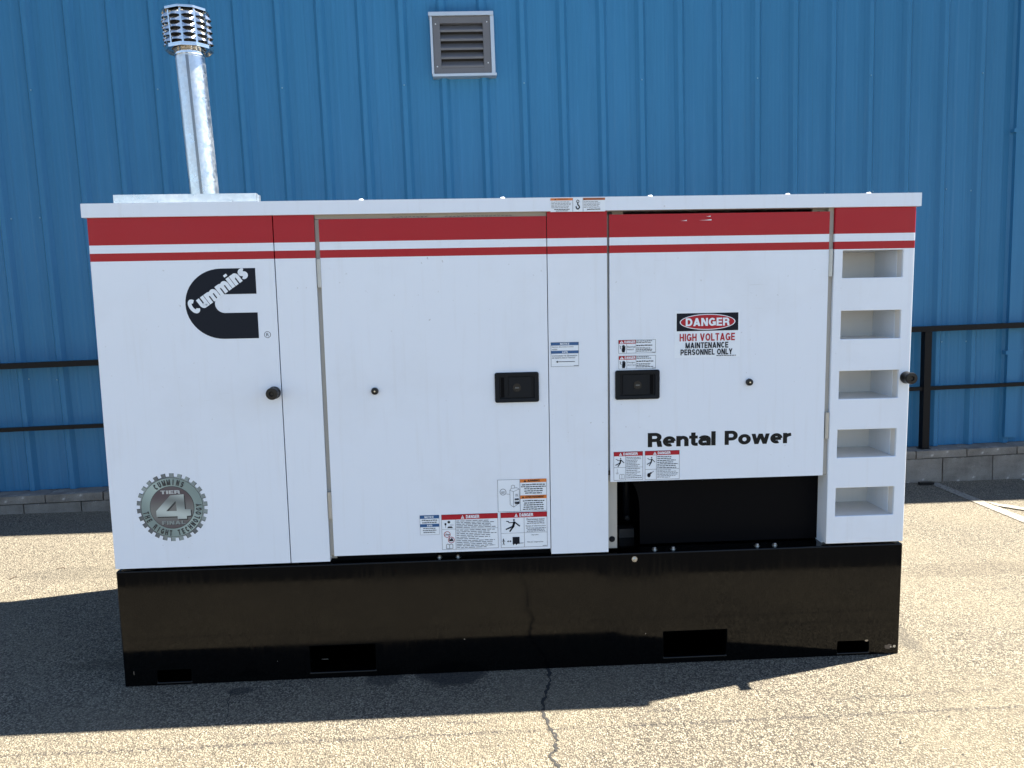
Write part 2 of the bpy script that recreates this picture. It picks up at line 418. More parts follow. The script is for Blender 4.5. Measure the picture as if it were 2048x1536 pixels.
part('backing_wall', bld, mat('dark_insulation', (.05, .05, .05), .9), aL + .06, aR - .06, WALL_B + .012, WALL_B + .05, CAP_Z, EAVE - .01, 0)
bm = bmesh.new()
pr_ = [(WALL_B - .040, EAVE + .002), (WALL_B + 4.5, EAVE + .85), (WALL_B + 9.06, EAVE + .002), (WALL_B + 9.06, EAVE + .08), (WALL_B + 4.5, EAVE + .94), (WALL_B - .040, EAVE + .08)]
f0 = [bm.verts.new((aL - .05, y, z)) for y, z in pr_]; f1 = [bm.verts.new((aR + .05, y, z)) for y, z in pr_]
for i in range(6): bm.faces.new((f0[i], f0[(i + 1) % 6], f1[(i + 1) % 6], f1[i]))
bm.faces.new(f0); bm.faces.new(f1[::-1]); add('roof', mesh_from('roof', bm, mat('pale_roof_sheet', (.45, .46, .46), .5)), bld)
# screws on every third rib, in rows along the girts: too small to pick apart
bm = bmesh.new()
for zr in (3.05, 2.185, 1.02):
    for k in range(66):
        a = A0 + (k + .5) * PITCH
        if zr == 3.05 and k % 3 != 1: continue
        if zr != 3.05 and k % 3 == 2: continue
        off = .045 if k % 2 else -.045
        if zr == 3.05: off, dep = 0.0, .030
        else: dep = 0
        y0 = WALL_B - dep - .001; jit = random.uniform(-.012, .012)
        ring = [bm.verts.new((a + off + .0062 * math.cos(q * 1.0472), y0, zr + jit + .0062 * math.sin(q * 1.0472))) for q in range(6)]
        tip = [bm.verts.new((a + off + .0045 * math.cos(q * 1.0472), y0 - .005, zr + jit + .0045 * math.sin(q * 1.0472))) for q in range(6)]
        for q in range(6): bm.faces.new((ring[q], ring[(q + 1) % 6], tip[(q + 1) % 6], tip[q]))
        bm.faces.new(tip)
o = add('screws', mesh_from('screws', bm, mat('blue_screw_heads', (.16, .30, .42), .35, .3)), bld); o['kind'] = 'stuff'
# rainwater pipe
bm = bmesh.new(); box(bm, 4.232, 4.335, WALL_B - .052, WALL_B - .0, CAP_Z + .05, EAVE - .02); add('downspout', mesh_from('downspout', bm, BLUE, bevel=.008), bld)
for z in (.9, 2.6): part('downspout_strap', bld, BLUE, 4.216, 4.351, WALL_B - .0545, WALL_B - .01, z, z + .03, .002)
# louvred vent
va0, va1, vz0, vz1 = -.178, .272, 3.085, 3.525; vy = WALL_B - .030
vent = part('wall_vent', bld, mat('vent_throat', (.012, .012, .012), .9), va0 + .03, va1 - .03, vy - .002, vy + .03, vz0 + .03, vz1 - .03, 0)
FLASH = mat('aluminium_flashing', (.42, .46, .50), .42, .7)
def vp_(nm, *a, m=FLASH, bv=.002): return part(nm, vent, m, *a, bv)
vp_('flashing', va0 - .008, va1 + .004, vy - .058, vy + .028, vz1 - .026, vz1)
vp_('flashing', va0 + .004, va1 + .014, vy - .052, vy + .028, vz0, vz0 + .018)
vp_('flashing', va0, va0 + .016, vy - .050, vy + .028, vz0 + .019, vz1 - .027)
vp_('flashing', va1 - .020, va1 + .006, vy - .050, vy + .028, vz0 + .019, vz1 - .027)
fx0, fx1, fz0, fz1 = va0 + .018, va1 - .022, vz0 + .020, vz1 - .028
vp_('louvre_frame', fx0, fx0 + .052, vy - .042, vy - .004, fz0, fz1, m=VENTM); vp_('louvre_frame', fx1 - .052, fx1, vy - .042, vy - .004, fz0, fz1, m=VENTM)
vp_('louvre_frame', fx0 + .0525, fx1 - .0525, vy - .041, vy - .004, fz1 - .045, fz1, m=VENTM); vp_('louvre_frame', fx0 + .0525, fx1 - .0525, vy - .041, vy - .004, fz0, fz0 + .038, m=VENTM)
slo, shi = fz0 + .038, fz1 - .045; n_s = 5; ph = (shi - slo) / n_s
bm = bmesh.new(); sl_w = fx1 - fx0 - .106
q = [(-.038, 0), (-.038, .004), (-.004, ph * .78 + .004), (-.004, ph * .78)]
q = [(-.036, -.006), (-.038, .006), (-.036, .012), (-.002, ph * .80), (-.002, ph * .74), (-.032, .004)]
f0 = [bm.verts.new((0, y, z)) for y, z in q]; f1 = [bm.verts.new((sl_w, y, z)) for y, z in q]
for i in range(len(q)): bm.faces.new((f0[i], f0[(i + 1) % len(q)], f1[(i + 1) % len(q)], f1[i]))
bm.faces.new(f0); bm.faces.new(f1[::-1]); slat_me = mesh_from('slat', bm, VENTM)
for k in range(n_s): add('slat', slat_me, vent, (fx0 + .053, vy - .003, slo + k * ph + .008))
rv = lathemesh('rivet', mat('rivet_alu', (.6, .62, .64), .35, .8), [(.005, 0), (.005, -.002), (.003, -.004)], 10, 'Y')
for x, z in ((fx0 + .022, fz1 - .05), (fx0 + .022, fz0 + .05), (fx1 - .022, fz1 - .04), (fx1 - .022, fz0 + .07)): add('rivet', rv, vent, (x, vy - .0415, z))

# block curb: a course of blocks under a course of thin caps, each its own piece
curb = thing('block_curb', 'low grey concrete block curb along the foot of the blue wall', 'curb', MB)
part('mortar_core', curb, MORTAR, aL, aR, .012, WALL_B + .06, -.5, CAP_Z - .006, 0)
def rough_block(name, lx, d, hz, seed):
    random.seed(seed); bm = bmesh.new(); box(bm, 0, lx, 0, d, 0, hz)
    bmesh.ops.subdivide_edges(bm, edges=bm.edges[:], cuts=2, use_grid_fill=True)
    for v in bm.verts: v.co += Vector((random.uniform(-1, 1), random.uniform(-1, 1), random.uniform(-1, 1))) * .0016
    return mesh_from(name, bm, BLOCK)
blk = [rough_block('block', .398, .05, .205, s) for s in range(3)]; cap = [rough_block('cap_block', .400, WALL_B + .05, .057, s + 9) for s in range(3)]
random.seed(11)
for k in range(-21, 20):
    add('block', blk[k % 3], curb, (3.647 + .4075 * k + .0045, 0 + random.uniform(-.003, .003), -.082))
    add('cap_block', cap[k % 3], curb, (3.430 + .4095 * k + .0045, random.uniform(-.003, .003), .130))

# railing on the curb
rail = thing('railing', 'black square tube railing fixed on top of the block curb', 'railing', MB)
pf = .062
for a in (3.518 - 4.8, 3.518 - 2.4, 3.518, 3.518 - 7.2, 3.518 + 2.4):
    part('post', rail, RAILM, a, a + .055, pf, pf + .055, CAP_Z - .004, 1.108, .004)
    part('base_plate', rail, RAILM, a - .012, a + .067, pf - .008, pf + .063, CAP_Z - .004, CAP_Z + .004, .001)
part('top_rail', rail, RAILM, -7.0, 7.5, pf - .002, pf + .058, 1.110, 1.150, .004)
part('middle_rail', rail, RAILM, -7.0, 7.5, pf + .014, pf + .046, .651, .679, .003)

# ================================================================== THE GENERATOR
X_S, X_R, Z_EB = .675, 3.15, .485
DEPTH = 1.24
gen = thing('diesel_generator', 'white and red enclosed rental generator on a black fuel tank base', 'generator')
def px4(tlp, brp, y=0.0):
    x0, z1 = face(*tlp, y); x1, z0 = face(*brp, y); return x0, x1, z0, z1

# --- flat print builder: stickers and lettering as thin printed sheets on a part
_tc = {}
def text_geo(s, bold=0.0):
    key = (s, bold)
    if key in _tc: return _tc[key]
    cu = bpy.data.curves.new('t', 'FONT'); cu.body = s; cu.resolution_u = 4; cu.offset = bold; cu.fill_mode = 'BOTH'; cu.dimensions = '2D'
    ob = bpy.data.objects.new('t', cu); me = ob.to_mesh()
    V = [(v.co.x, v.co.y) for v in me.vertices]; Fc = [tuple(p.vertices) for p in me.polygons]
    ob.to_mesh_clear(); bpy.data.objects.remove(ob); bpy.data.curves.remove(cu)
    _tc[key] = (V, Fc); return _tc[key]

# --- a bold grotesque drawn from strokes (caps 1 high), for the large lettering
def _arc(cx, cy, rx, ry, a0, a1, n=12): return [(cx + rx * math.cos(rad(a0 + (a1 - a0) * k / n)), cy + ry * math.sin(rad(a0 + (a1 - a0) * k / n))) for k in range(n + 1)]
def glyph(c, t):
    h = t / 2; P = []
    V = lambda x, y0, y1: P.append([(x - h, y0), (x + h, y0), (x + h, y1), (x - h, y1)])
    B = lambda y, x0, x1: P.append([(x0, y - h * .92), (x1, y - h * .92), (x1, y + h * .92), (x0, y + h * .92)])
    def G(x0, y0, x1, y1, k=1.08): P.append([(x0 - h * k, y0), (x0 + h * k, y0), (x1 + h * k, y1), (x1 - h * k, y1)])
    def R_(pts, closed=False):
        n = len(pts); L = []; Q = []
        for i in range(n):
            a = Vector(pts[i - 1]) if (i or closed) else None; b_ = Vector(pts[i]); c_ = Vector(pts[(i + 1) % n]) if (i < n - 1 or closed) else None
            d0 = (b_ - a).normalized() if a is not None else None; d1 = (c_ - b_).normalized() if c_ is not None else None
            if d0 is None: d0 = d1
            if d1 is None: d1 = d0
            m = Vector((-(d0.y + d1.y), d0.x + d1.x)); m = m.normalized() if m.length > 1e-6 else Vector((-d0.y, d0.x)); k = h / max(.5, m.dot(Vector((-d0.y, d0.x))))
            L.append(b_ + m * k); Q.append(b_ - m * k)
        for i in range(n if closed else n - 1):
            j = (i + 1) % n; P.append([tuple(v) for v in (L[i], Q[i], Q[j], L[j])])
    x = .735; w = .70
    if c == 'D': w = .74; r_ = .30; cx = w - h - r_; V(h, 0, 1); R_([(t, 1 - h), (cx, 1 - h)] + _arc(cx, .5, r_, .5 - h, 90, -90, 16)[1:-1] + [(cx, h), (t, h)])
    elif c == 'A': w = .80; G(h * 1.08, 0, w / 2, 1); G(w - h * 1.08, 0, w / 2, 1); B(.27, w * .28, w * .72)
    elif c == 'N': w = .74; V(h, 0, 1); V(w - h, 0, 1); G(h * 1.15, 1, w - h * 1.15, 0, 1.1)
    elif c == 'M': w = .88; V(h, 0, 1); V(w - h, 0, 1); G(h * 1.1, 1, w / 2, .0, 1); G(w - h * 1.1, 1, w / 2, 0, 1)
    elif c == 'G': w = .78; R_(_arc(w / 2, .5, w / 2 - h, .5 - h, 38, 330, 22)); R_([(w * .55, .44), (w - h * .9, .44), (w - h * .9, .06)])
    elif c == 'C': w = .70; R_(_arc(w / 2, .5, w / 2 - h, .5 - h, 42, 318, 22))
    elif c == 'E': w = .62; V(h, 0, 1); B(1 - h * .92, t, w); B(.5, t, w * .94); B(h * .92, t, w)
    elif c == 'F': w = .60; V(h, 0, 1); B(1 - h * .92, t, w); B(.48, t, w * .92)
    elif c == 'H': w = .72; V(h, 0, 1); V(w - h, 0, 1); B(.5, t, w - t)
    elif c == 'I': w = t; V(h, 0, 1)
    elif c == 'L': w = .58; V(h, 0, 1); B(h * .92, t, w)
    elif c == 'T': w = .64; V(w / 2, 0, 1 - t); B(1 - h * .92, 0, w)
    elif c == 'O': w = .80; R_(_arc(w / 2, .5, w / 2 - h, .5 - h, 0, 360, 28)[:-1], True)
    elif c == 'U': w = .72; R_([(h, 1), (h, .36)] + _arc(w / 2, .36, w / 2 - h, .36 - h, 180, 360, 14)[1:-1] + [(w - h, .36), (w - h, 1)])
    elif c == 'V': w = .78; G(h * 1.08, 1, w / 2, 0); G(w - h * 1.08, 1, w / 2, 0)
    elif c == 'Y': w = .76; G(h * 1.1, 1, w / 2, .40); G(w - h * 1.1, 1, w / 2, .40); V(w / 2, 0, .42)
    elif c in 'PR':
        w = .70; m_ = .47 if c == 'R' else .42; ry = (1 - h - m_) / 2; rx = .20; cx = w - h - rx; V(h, 0, 1); R_([(t, 1 - h), (cx, 1 - h)] + _arc(cx, m_ + ry, rx, ry, 90, -90, 12)[1:-1] + [(cx, m_), (t, m_)])
        if c == 'R': w = .74; G(w - h * 1.1, 0, w - h * 1.7, m_ - h * .2, 1.08)
    elif c in 'Ss':
        H = 1 if c == 'S' else x; w = .68 if c == 'S' else .58; ry = (H - t) / 4; rx = w / 2 - h
        R_(_arc(w / 2, H - h - ry, rx, ry, 22, 270, 14) + _arc(w / 2, h + ry, rx, ry, 90, -158, 14)[1:])
    elif c == 'e': w = .66; R_(_arc(w / 2, x / 2, w / 2 - h, x / 2 - h, 2, 298, 20)); B(x / 2 - h * .1, t * .8, w - h * .7)
    elif c == 'o': w = .68; R_(_arc(w / 2, x / 2, w / 2 - h, x / 2 - h, 0, 360, 24)[:-1], True)
    elif c == 'n': w = .63; V(h, 0, x); R_(_arc(w / 2 + h * .2, x - h - .20, w / 2 - h * 1.2, .20, 170, 0, 10) + [(w - h, 0)])
    elif c == 'u': w = .63; V(w - h, 0, x); R_([(h, x)] + _arc(w / 2 - h * .2, h + .20, w / 2 - h * 1.2, .20, 180, 350, 10))
    elif c == 'm':
        w = .98; V(h, 0, x); g = (w - t) / 2
        for k in (0, 1): R_(_arc(h + g * k + g / 2, x - h - .18, g / 2, .18, 172, 0, 10) + [(h + g * (k + 1), 0)])
    elif c == 'i': w = t; V(h, 0, x); P.append([(0, .84), (t, .84), (t, 1.0), (0, 1.0)])
    elif c == 'l': w = t; V(h, 0, 1)
    elif c == 'r': w = .43; V(h, 0, x); R_(_arc(w + .02, x - h - .24, w + .02 - h, .24, 172, 92, 6))
    elif c == 't': w = .44; R_([(t * .95, .95), (t * .95, .22)] + _arc(t * .95 + .12, .22, .12, .22 - h, 180, 270, 5)[1:] + [(w, h)]); B(x - h, 0, w)
    elif c == 'a': w = .64; R_(_arc(w / 2, x - h - .17, w / 2 - h, .17, 165, 0, 10) + [(w - h, 0)]); R_([(w - t, .44), (w * .42, .43)] + _arc(w * .42, h + (.43 - h) / 2, w * .42 - h, (.43 - h) / 2, 90, 270, 10)[1:-1] + [(w * .42, h), (w - t, h + .02)])
    elif c == 'w':
        w = 1.0
        for a_, b_ in ((h * 1.05, .28), (.5, .28), (.5, .72), (w - h * 1.05, .72)): G(a_, x, b_, 0, .95)
    else: w = .30
    return w, P
def bold_geo(s, t=.21, gap=.085):
    key = (s, t, gap, 'bold')
    if key in _tc: return _tc[key]
    V = []; Fc = []; x0 = 0; L = []
    for ch in s:
        w_, P = glyph(ch, t)
        for q in P:
            k = len(V); V += [(x0 + a, b_) for a, b_ in q]; Fc.append(tuple(range(k, k + len(q)))); L += [len(Fc) % 7] * len(q)
        x0 += w_ + gap
    _tc[key] = (V, Fc); return _tc[key]
def geo(s, bold): return bold_geo(s, *bold) if isinstance(bold, tuple) else text_geo(s, bold)
class Print:
    def __init__(s, x0, x1, z0, z1, y): s.x0, s.x1, s.z0, s.z1, s.y = x0, x1, z0, z1, y; s.V = []; s.F = []; s.M = []; s.mats = []
    def mi(s, m):
        if m not in s.mats: s.mats.append(m)
        return s.mats.index(m)
    def P(s, a, t, layer): return (s.x0 + (s.x1 - s.x0) * a, s.y - .0005 - .0005 * layer, s.z1 - (s.z1 - s.z0) * t)
    def poly(s, pts, m, layer=1):
        k = len(s.V); s.V += [s.P(a, t, layer) for a, t in pts]; s.F.append(tuple(range(k, k + len(pts)))); s.M.append(s.mi(m))
    def rect(s, a0, t0, a1, t1, m, layer=1): s.poly(((a0, t1), (a1, t1), (a1, t0), (a0, t0)), m, layer)
    def frame(s, m=GREYINK, w=.0012, layer=1):
        ax, tz = w / (s.x1 - s.x0), w / (s.z1 - s.z0)
        s.rect(0, 0, 1, tz, m, layer); s.rect(0, 1 - tz, 1, 1, m, layer); s.rect(0, 0, ax, 1, m, layer); s.rect(1 - ax, 0, 1, 1, m, layer)
    def ell(s, ca, ct, ra, rt, m, layer=1, n=40):
        s.poly([(ca + ra * math.cos(2 * math.pi * k / n), ct - rt * math.sin(2 * math.pi * k / n)) for k in range(n)], m, layer)
    def ring(s, ca, ct, ra, rt, wr, m, layer=1, n=28):
        for k in range(n):
            a0, a1 = 2 * math.pi * k / n, 2 * math.pi * (k + 1) / n
            s.poly([(ca + ra * math.cos(a0), ct - rt * math.sin(a0)), (ca + ra * math.cos(a1), ct - rt * math.sin(a1)), (ca + ra * (1 - wr) * math.cos(a1), ct - rt * (1 - wr) * math.sin(a1)), (ca + ra * (1 - wr) * math.cos(a0), ct - rt * (1 - wr) * math.sin(a0))], m, layer)
    def stroke(s, pts, wd, m, layer=2):
        W_, H_ = s.x1 - s.x0, s.z1 - s.z0
        for i in range(len(pts) - 1):
            a = Vector((pts[i][0] * W_, pts[i][1] * H_)); c = Vector((pts[i + 1][0] * W_, pts[i + 1][1] * H_)); t = (c - a).normalized(); nr = Vector((-t.y, t.x)) * wd / 2
            q = [a - nr - t * wd * .3, a + nr - t * wd * .3, c + nr + t * wd * .3, c - nr + t * wd * .3]; s.poly([(v.x / W_, v.y / H_) for v in q], m, layer)
    def text(s, st, a0, t0, a1, t1, m, bold=.0, layer=2, fit=True):
        V, Fc = geo(st, bold); xs = [v[0] for v in V]; ys = [v[1] for v in V]
        mnx, mxx, mny, mxy = min(xs), max(xs), min(ys), max(ys); k = len(s.V)
        for x, y in V:
            s.V.append(s.P(a0 + (a1 - a0) * (x - mnx) / (mxx - mnx), t1 - (t1 - t0) * (y - mny) / (mxy - mny), layer))
        s.addf(Fc, k, m, bold)
    def xform_text(s, st, fn, m, bold=0.0, layer=2):
        """fn maps font units (x,y) to (X,Z)"""
        V, Fc = geo(st, bold); k = len(s.V)
        for x, y in V:
            X, Z = fn(x, y); s.V.append((X, s.y - .0005 - .0005 * layer, Z))
        s.addf(Fc, k, m, bold)
    def addf(s, Fc, k, m, bold):
        for j, f in enumerate(Fc):
            s.F.append(tuple(k + i for i in f)); s.M.append(s.mi(m))
            if isinstance(bold, tuple):          # strokes of one letter lie a hair apart
                for i in f: v = s.V[k + i]; s.V[k + i] = (v[0], v[1] - .00003 * (j % 9), v[2])
    def lines(s, a0, t0, a1, t1, n, m=GREYINK, fill=.42, ragged=.3, centre=False, layer=2):
        """unreadable small print: rows of word-long marks"""
        dt = (t1 - t0) / n
        for k in range(n):
            end = a1 - (a1 - a0) * random.uniform(0, ragged); shift = (a1 - end) / 2 if centre else 0; a = a0
            while a < end - .01:
                l = (a1 - a0) * random.uniform(.06, .17); e = min(a + l, end); tj = random.uniform(-.08, .08) * dt
                s.rect(a + shift, t0 + dt * (k + .5 - fill / 2) + tj, e + shift, t0 + dt * (k + .5 + fill / 2) + tj, m, layer); a = e + (a1 - a0) * .022
    def build(s, name, parent):
        me = bpy.data.meshes.new(name); me.from_pydata(s.V, [], s.F); 
        for m in s.mats: me.materials.append(m)
        me.polygons.foreach_set('material_index', s.M); me.update(); return add(name, me, parent)

# --- black tank base with fork pockets
YB = 0.0
def holes_plate(bm, x0, x1, z0, z1, holes, y, depth):
    xsn = sorted({x0, x1, *[v for hh in holes for v in hh[:2]]}); zsn = sorted({z0, z1, *[v for hh in holes for v in hh[2:]]})
    vt = {}
    def V(x, z):
        if (x, z) not in vt: vt[(x, z)] = bm.verts.new((x, y, z))
        return vt[(x, z)]
    for i in range(len(xsn) - 1):
        for j in range(len(zsn) - 1):
            cx, cz = (xsn[i] + xsn[i + 1]) / 2, (zsn[j] + zsn[j + 1]) / 2
            if any(hh[0] < cx < hh[1] and hh[2] < cz < hh[3] for hh in holes): continue
            bm.faces.new((V(xsn[i], zsn[j]), V(xsn[i + 1], zsn[j]), V(xsn[i + 1], zsn[j + 1]), V(xsn[i], zsn[j + 1])))
    return vt
fp = px4((1328, 1264), (1452, 1316)); fpw = fp[1] - fp[0]
nt2 = px4((1676, 1284), (1737, 1307)); nw = nt2[1] - nt2[0]
Z_BT = .474
pockets = [(fp[0], fp[1], .026, .135), (X_R - fp[1], X_R - fp[0], .026, .135), (nt2[0], nt2[1], 0.012, .062), (X_R - nt2[1], X_R - nt2[0], 0.012, .062)]
bm = bmesh.new(); holes_plate(bm, 0, X_R, 0, Z_BT, pockets, 0, 0)
bmesh.ops.recalc_face_normals(bm, faces=bm.faces)
pl = bm.faces[:]
# outer box: extrude outline rim back
rim = [e for e in bm.edges if len(e.link_faces) == 1]
ext = bmesh.ops.extrude_edge_only(bm, edges=rim)
for v in [g for g in ext['geom'] if isinstance(g, bmesh.types.BMVert)]:
    ins = any(hh[0] - 1e-5 <= v.co.x <= hh[1] + 1e-5 and hh[2] - 1e-5 <= v.co.z <= hh[3] + 1e-5 for hh in pockets)
    v.co.y = .35 if ins else DEPTH
bmesh.ops.remove_doubles(bm, verts=bm.verts, dist=1e-6)
base = add('tank_base', mesh_from('tank_base', bm, BLACK, bevel=.005, seg=3), gen)
part('tank_inner', base, CAVITY, .02, X_R - .02, .352, DEPTH - .01, .004, Z_BT - .02, 0)
bm = bmesh.new(); box(bm, .006, X_R - .006, .004, DEPTH - .004, Z_BT - .012, Z_BT - .001, skip=()); add('top_plate', mesh_from('top_plate', bm, BLACK), base)
part('weld_seam', base, BLACK, 1.7005, 1.7035, -.0012, .001, .006, Z_BT - .006, 0)
def hexbolt(nm, m, r_=.009, ln=.008, axis='Y'):
    bm = bmesh.new(); s = -1 if axis == 'Y' else 1
    lathe(bm, [(r_ * 1.55, 0), (r_ * 1.55, s * .0015)], 16, axis); lathe(bm, [(r_, s * .0015), (r_, s * ln), (r_ * .8, s * (ln + .0015))], 6, axis)
    return mesh_from(nm, bm, m)
x, z = face(1269, 1118); add('bolt', hexbolt('bolt', STEEL, .0075), base, (x, -.0005, z))
# chipped paint at the corner
def chip(x, z, rx, rz, m, y=-.0006, par=base, nm='paint_chip'):
    bm = bmesh.new(); bm.faces.new([bm.verts.new((x + rx * math.cos(k * .45) * random.uniform(.6, 1.15), y, z + rz * math.sin(k * .45) * random.uniform(.6, 1.15))) for k in range(14)])
    add(nm, mesh_from(nm, bm, m), par)
RUST = mat('bare_primer', (.10, .075, .055), .7); BARE = mat('bare_metal', (.5, .5, .48), .35, .8)
x, z = face(1776, 1293); chip(x, z, .022, .011, RUST)
x, z = face(1788, 1292); chip(x, z, .007, .006, BARE, -.0012)
x, z = face(1781, 1293); chip(x, z, .004, .004, BARE, -.0012)
x, z = face(1733, 1281); chip(x, z, .008, .004, mat('chip_tan', (.35, .27, .18), .6))
x, z = face(929, 1278); chip(x, z, .003, .0015, BARE, -.0012)
x, z = face(1291, 1267); chip(x, z, .002, .002, BARE, -.0012)
x, z = face(651, 1318); chip(x, z, .016, .0008, BARE, -.0012)
x, z = face(268, 1346); chip(x, z, .002, .008, RUST)
x, z = face(555, 1322); chip(x, z, .001, .002, BARE, -.0012)

# --- enclosure shell (ends, back, inner sheets)
Z_RF0 = face(1000, 427, -.018)[1] + .006         # underside of the roof lip
Z_RF1 = face(1000, 400, -.018)[1] + .007
ZT = Z_RF0 + .022
part('end_wall', gen, PAINT, .002, .045, .047, DEPTH - .02, Z_EB, ZT, .003)
part('end_wall', gen, PAINT, X_R - .045, X_R - .002, .047, DEPTH - .02, Z_EB, ZT, .003)
part('back_wall', gen, WHITE, .046, X_R - .046, DEPTH - .05, DEPTH - .02, Z_EB, ZT, .003)
xd1a, xd1b, zd1b, zd1t = px4((638.2, 437.5), (1099, 1095.5)); xd1b = face(1094.5, 760)[0] + .0
xd1a = face(652, 760)[0]; xd1b = face(1096.6, 760)[0]
xp2b = face(642.8, 760)[0]
xc0 = face(1098.2, 760)[0]; xc1 = face(1215.3, 760)[0]
xd2a, xd2b, zd2b, zd2t = px4((1219.5, 430.7), (1647, 951.5)); xd2a = face(1219.8, 700)[0]; xd2b = face(1652.3, 700)[0]
xcol = face(1661.2, 760)[0]
zd1t = face(860, 435.5)[1]; zd1b = face(860, 1105.5)[1]; zd2t = face(1440, 426)[1]; zd2b = face(1440, 957)[1]
# inner frame behind door 1 and its jambs
part('door_frame', gen, JAMB, X_S + .02, xc0 + .02, .040, .06, Z_EB + .045, ZT, 0)
part('door_sill', gen, CAVITY, X_S + .02, xc0 + .02, .042, .075, Z_BT - .0, Z_EB + .044, 0)
jx = face(1234, 1020, .036)[0]
part('door_frame', gen, JAMB, xc1 - .02, jx, .036, .05, Z_BT + .012, ZT, .002)
part('door_frame', gen, JAMB, face(1625, 420, .036)[0], xcol + .02, .036, .05, zd2b + .2, ZT, .002)
part('door_frame', gen, JAMB, jx + .0005, face(1240, 424, .036)[0] + .012, .0365, .05, zd2t - .05, ZT, 0)
part('jamb', gen, JAMB, xp2b + .0005, xd1a + .004, .035, .039, zd1b - .02, ZT, 0)
part('jamb', gen, JAMB, xp2b - .006, xp2b + .004, .047, .06, Z_EB, ZT, 0)
part('head_rail', gen, JAMB, xp2b + .001, xc0 - .001, .012, .0335, zd1t + .0015, ZT, .001)
part('jamb', gen, JAMB, xd2b + .0005, xcol - .0005, .012, .03, zd2b - .0, ZT, .001)
part('jamb', gen, JAMB, xp2b + .0005, xd1a - .0005, .012, .03, zd1b + .0, zd1t, .001)
part('jamb', gen, JAMB, xc1 + .0005, xd2a - .0005, .018, .03, zd2b, zd2t, .0005)
# dark compartment behind door 2
part('compartment_back', gen, CAVITY, xc1 - .02, xcol + .02, .42, .44, Z_BT, ZT, 0)
part('compartment_side', gen, CAVITY, xc1 - .03, xc1 - .021, .051, .42, Z_BT, ZT, 0)
part('compartment_side', gen, CAVITY, xcol + .021, xcol + .03, .075, .42, Z_BT, ZT, 0)
part('compartment_roof', gen, CAVITY, xc1, xcol, .06, .42, ZT - .012, ZT - .002, 0)
# black splash panel below the door with a rounded cut-out on its left
px0 = face(1279, 1000, .09)[0]; px1 = face(1643, 1000, .09)[0]; pz1 = zd2b + .08; pz0 = Z_BT + .006
bm = bmesh.new(); pts = [(px1, pz0), (px1, pz1), (px0 - .055, pz1)]
pts += [(px0 - .055 + .055 * math.sin(t * math.pi / 2 / 8) , zd2b - .015 - .13 * (1 - math.cos(t * math.pi / 2 / 8))) for t in range(9)]
pts += [(px0 + .002, pz0)]
ff = bm.faces.new([bm.verts.new((x_, .09, z_)) for x_, z_ in pts]); g = bmesh.ops.extrude_face_region(bm, geom=[ff])
for v in [q for q in g['geom'] if isinstance(q, bmesh.types.BMVert)]: v.co.y = .094
add('splash_panel', mesh_from('splash_panel', bm, CAVITY), gen)
xh = face(1252, 1000, .2)[0]
bm = bmesh.new(); lathe(bm, [(.016, face(1252, 1037, .2)[1]), (.016, zd2b + .1)], 14); me = mesh_from('cable_conduit', bm, PLASTIC, smooth=True)
cc = add('cable_conduit', me, gen, (xh, .2, 0)); add('gland', lathemesh('gland', PLASTIC, [(.011, 0), (.011, -.014), (.006, -.016)], 12, 'Y'), cc, (.0, -.016, face(1250, 1037, .2)[1] + .01))
part('terminal_block', gen, mat('dark_grey_plastic', (.03, .03, .032), .5), face(1238, 1075, .2)[0], face(1268, 1075, .2)[0], .2, .26, face(1250, 1088, .2)[1], face(1250, 1058, .2)[1], .004)
bz = hexbolt('bolt', STEEL, .0085, .009, 'Z')
for bx, by in ((1309, 1094), (1346, 1093), (1514, 1088.5), (1549, 1087.5), (879, 1107.5), (916, 1105)):
    yb = .035; add('bolt', bz, base, (face(bx, by, yb)[0], yb, Z_BT - .001))
x, z = face(1224, 1078, .036); add('bolt', hexbolt('bolt', PLASTIC, .008), gen, (x, .0358, z))

# --- front panels and doors
def sheet_part(nm, x0, x1, z0, z1, y0=0.0, y1=.034, m=PAINT, bv=.005): return part(nm, gen, m, x0, x1, y0, y1, z0, z1, bv, 3)
panel_a = sheet_part('side_panel', 0.0, X_S - .002, Z_EB, ZT, 0, .046)
panel_b = sheet_part('side_panel', X_S + .002, xp2b, Z_EB, ZT, 0, .046)
panel_c = sheet_part('side_panel', xc0, xc1, Z_EB - .002, ZT, 0, .046)
door_1 = sheet_part('access_door', xd1a, xd1b, zd1b, zd1t)
door_2 = sheet_part('access_door', xd2a, xd2b, zd2b, zd2t)
# column with five air inlets
inl = []
for (a, bq) in (((1685.3, 501), (1803.5, 554)), ((1682, 622), (1800.5, 676)), ((1679.3, 742.5), (1796.5, 795.5)), ((1676.3, 860), (1792, 912.5)), ((1672.8, 976.5), (1788, 1029))):
    q = px4(a, bq); inl.append(q)
ix0 = sum(q[0] for q in inl) / 5; ix1 = sum(q[1] for q in inl) / 5; inl = [(ix0, ix1, q[2], q[3]) for q in inl]
bm = bmesh.new(); holes_plate(bm, xcol, X_R, Z_EB - .002, ZT, inl, 0, 0)
rim = [e for e in bm.edges if len(e.link_faces) == 1]; ext = bmesh.ops.extrude_edge_only(bm, edges=rim)
for v in [g for g in ext['geom'] if isinstance(g, bmesh.types.BMVert)]: v.co.y = .046 if not any(hh[0] - 1e-5 <= v.co.x <= hh[1] + 1e-5 and hh[2] - 1e-5 <= v.co.z <= hh[3] + 1e-5 for hh in inl) else .012
bmesh.ops.remove_doubles(bm, verts=bm.verts, dist=1e-6)
colm = add('inlet_column', mesh_from('inlet_column', bm, PAINT, bevel=.003, seg=2), gen)
part('column_return', gen, WHITE, xcol + .002, xcol + .02, .047, .10, Z_BT, ZT, .002)
INLW = make_paint('inlet_liner_paint', False, (.72, .71, .69))
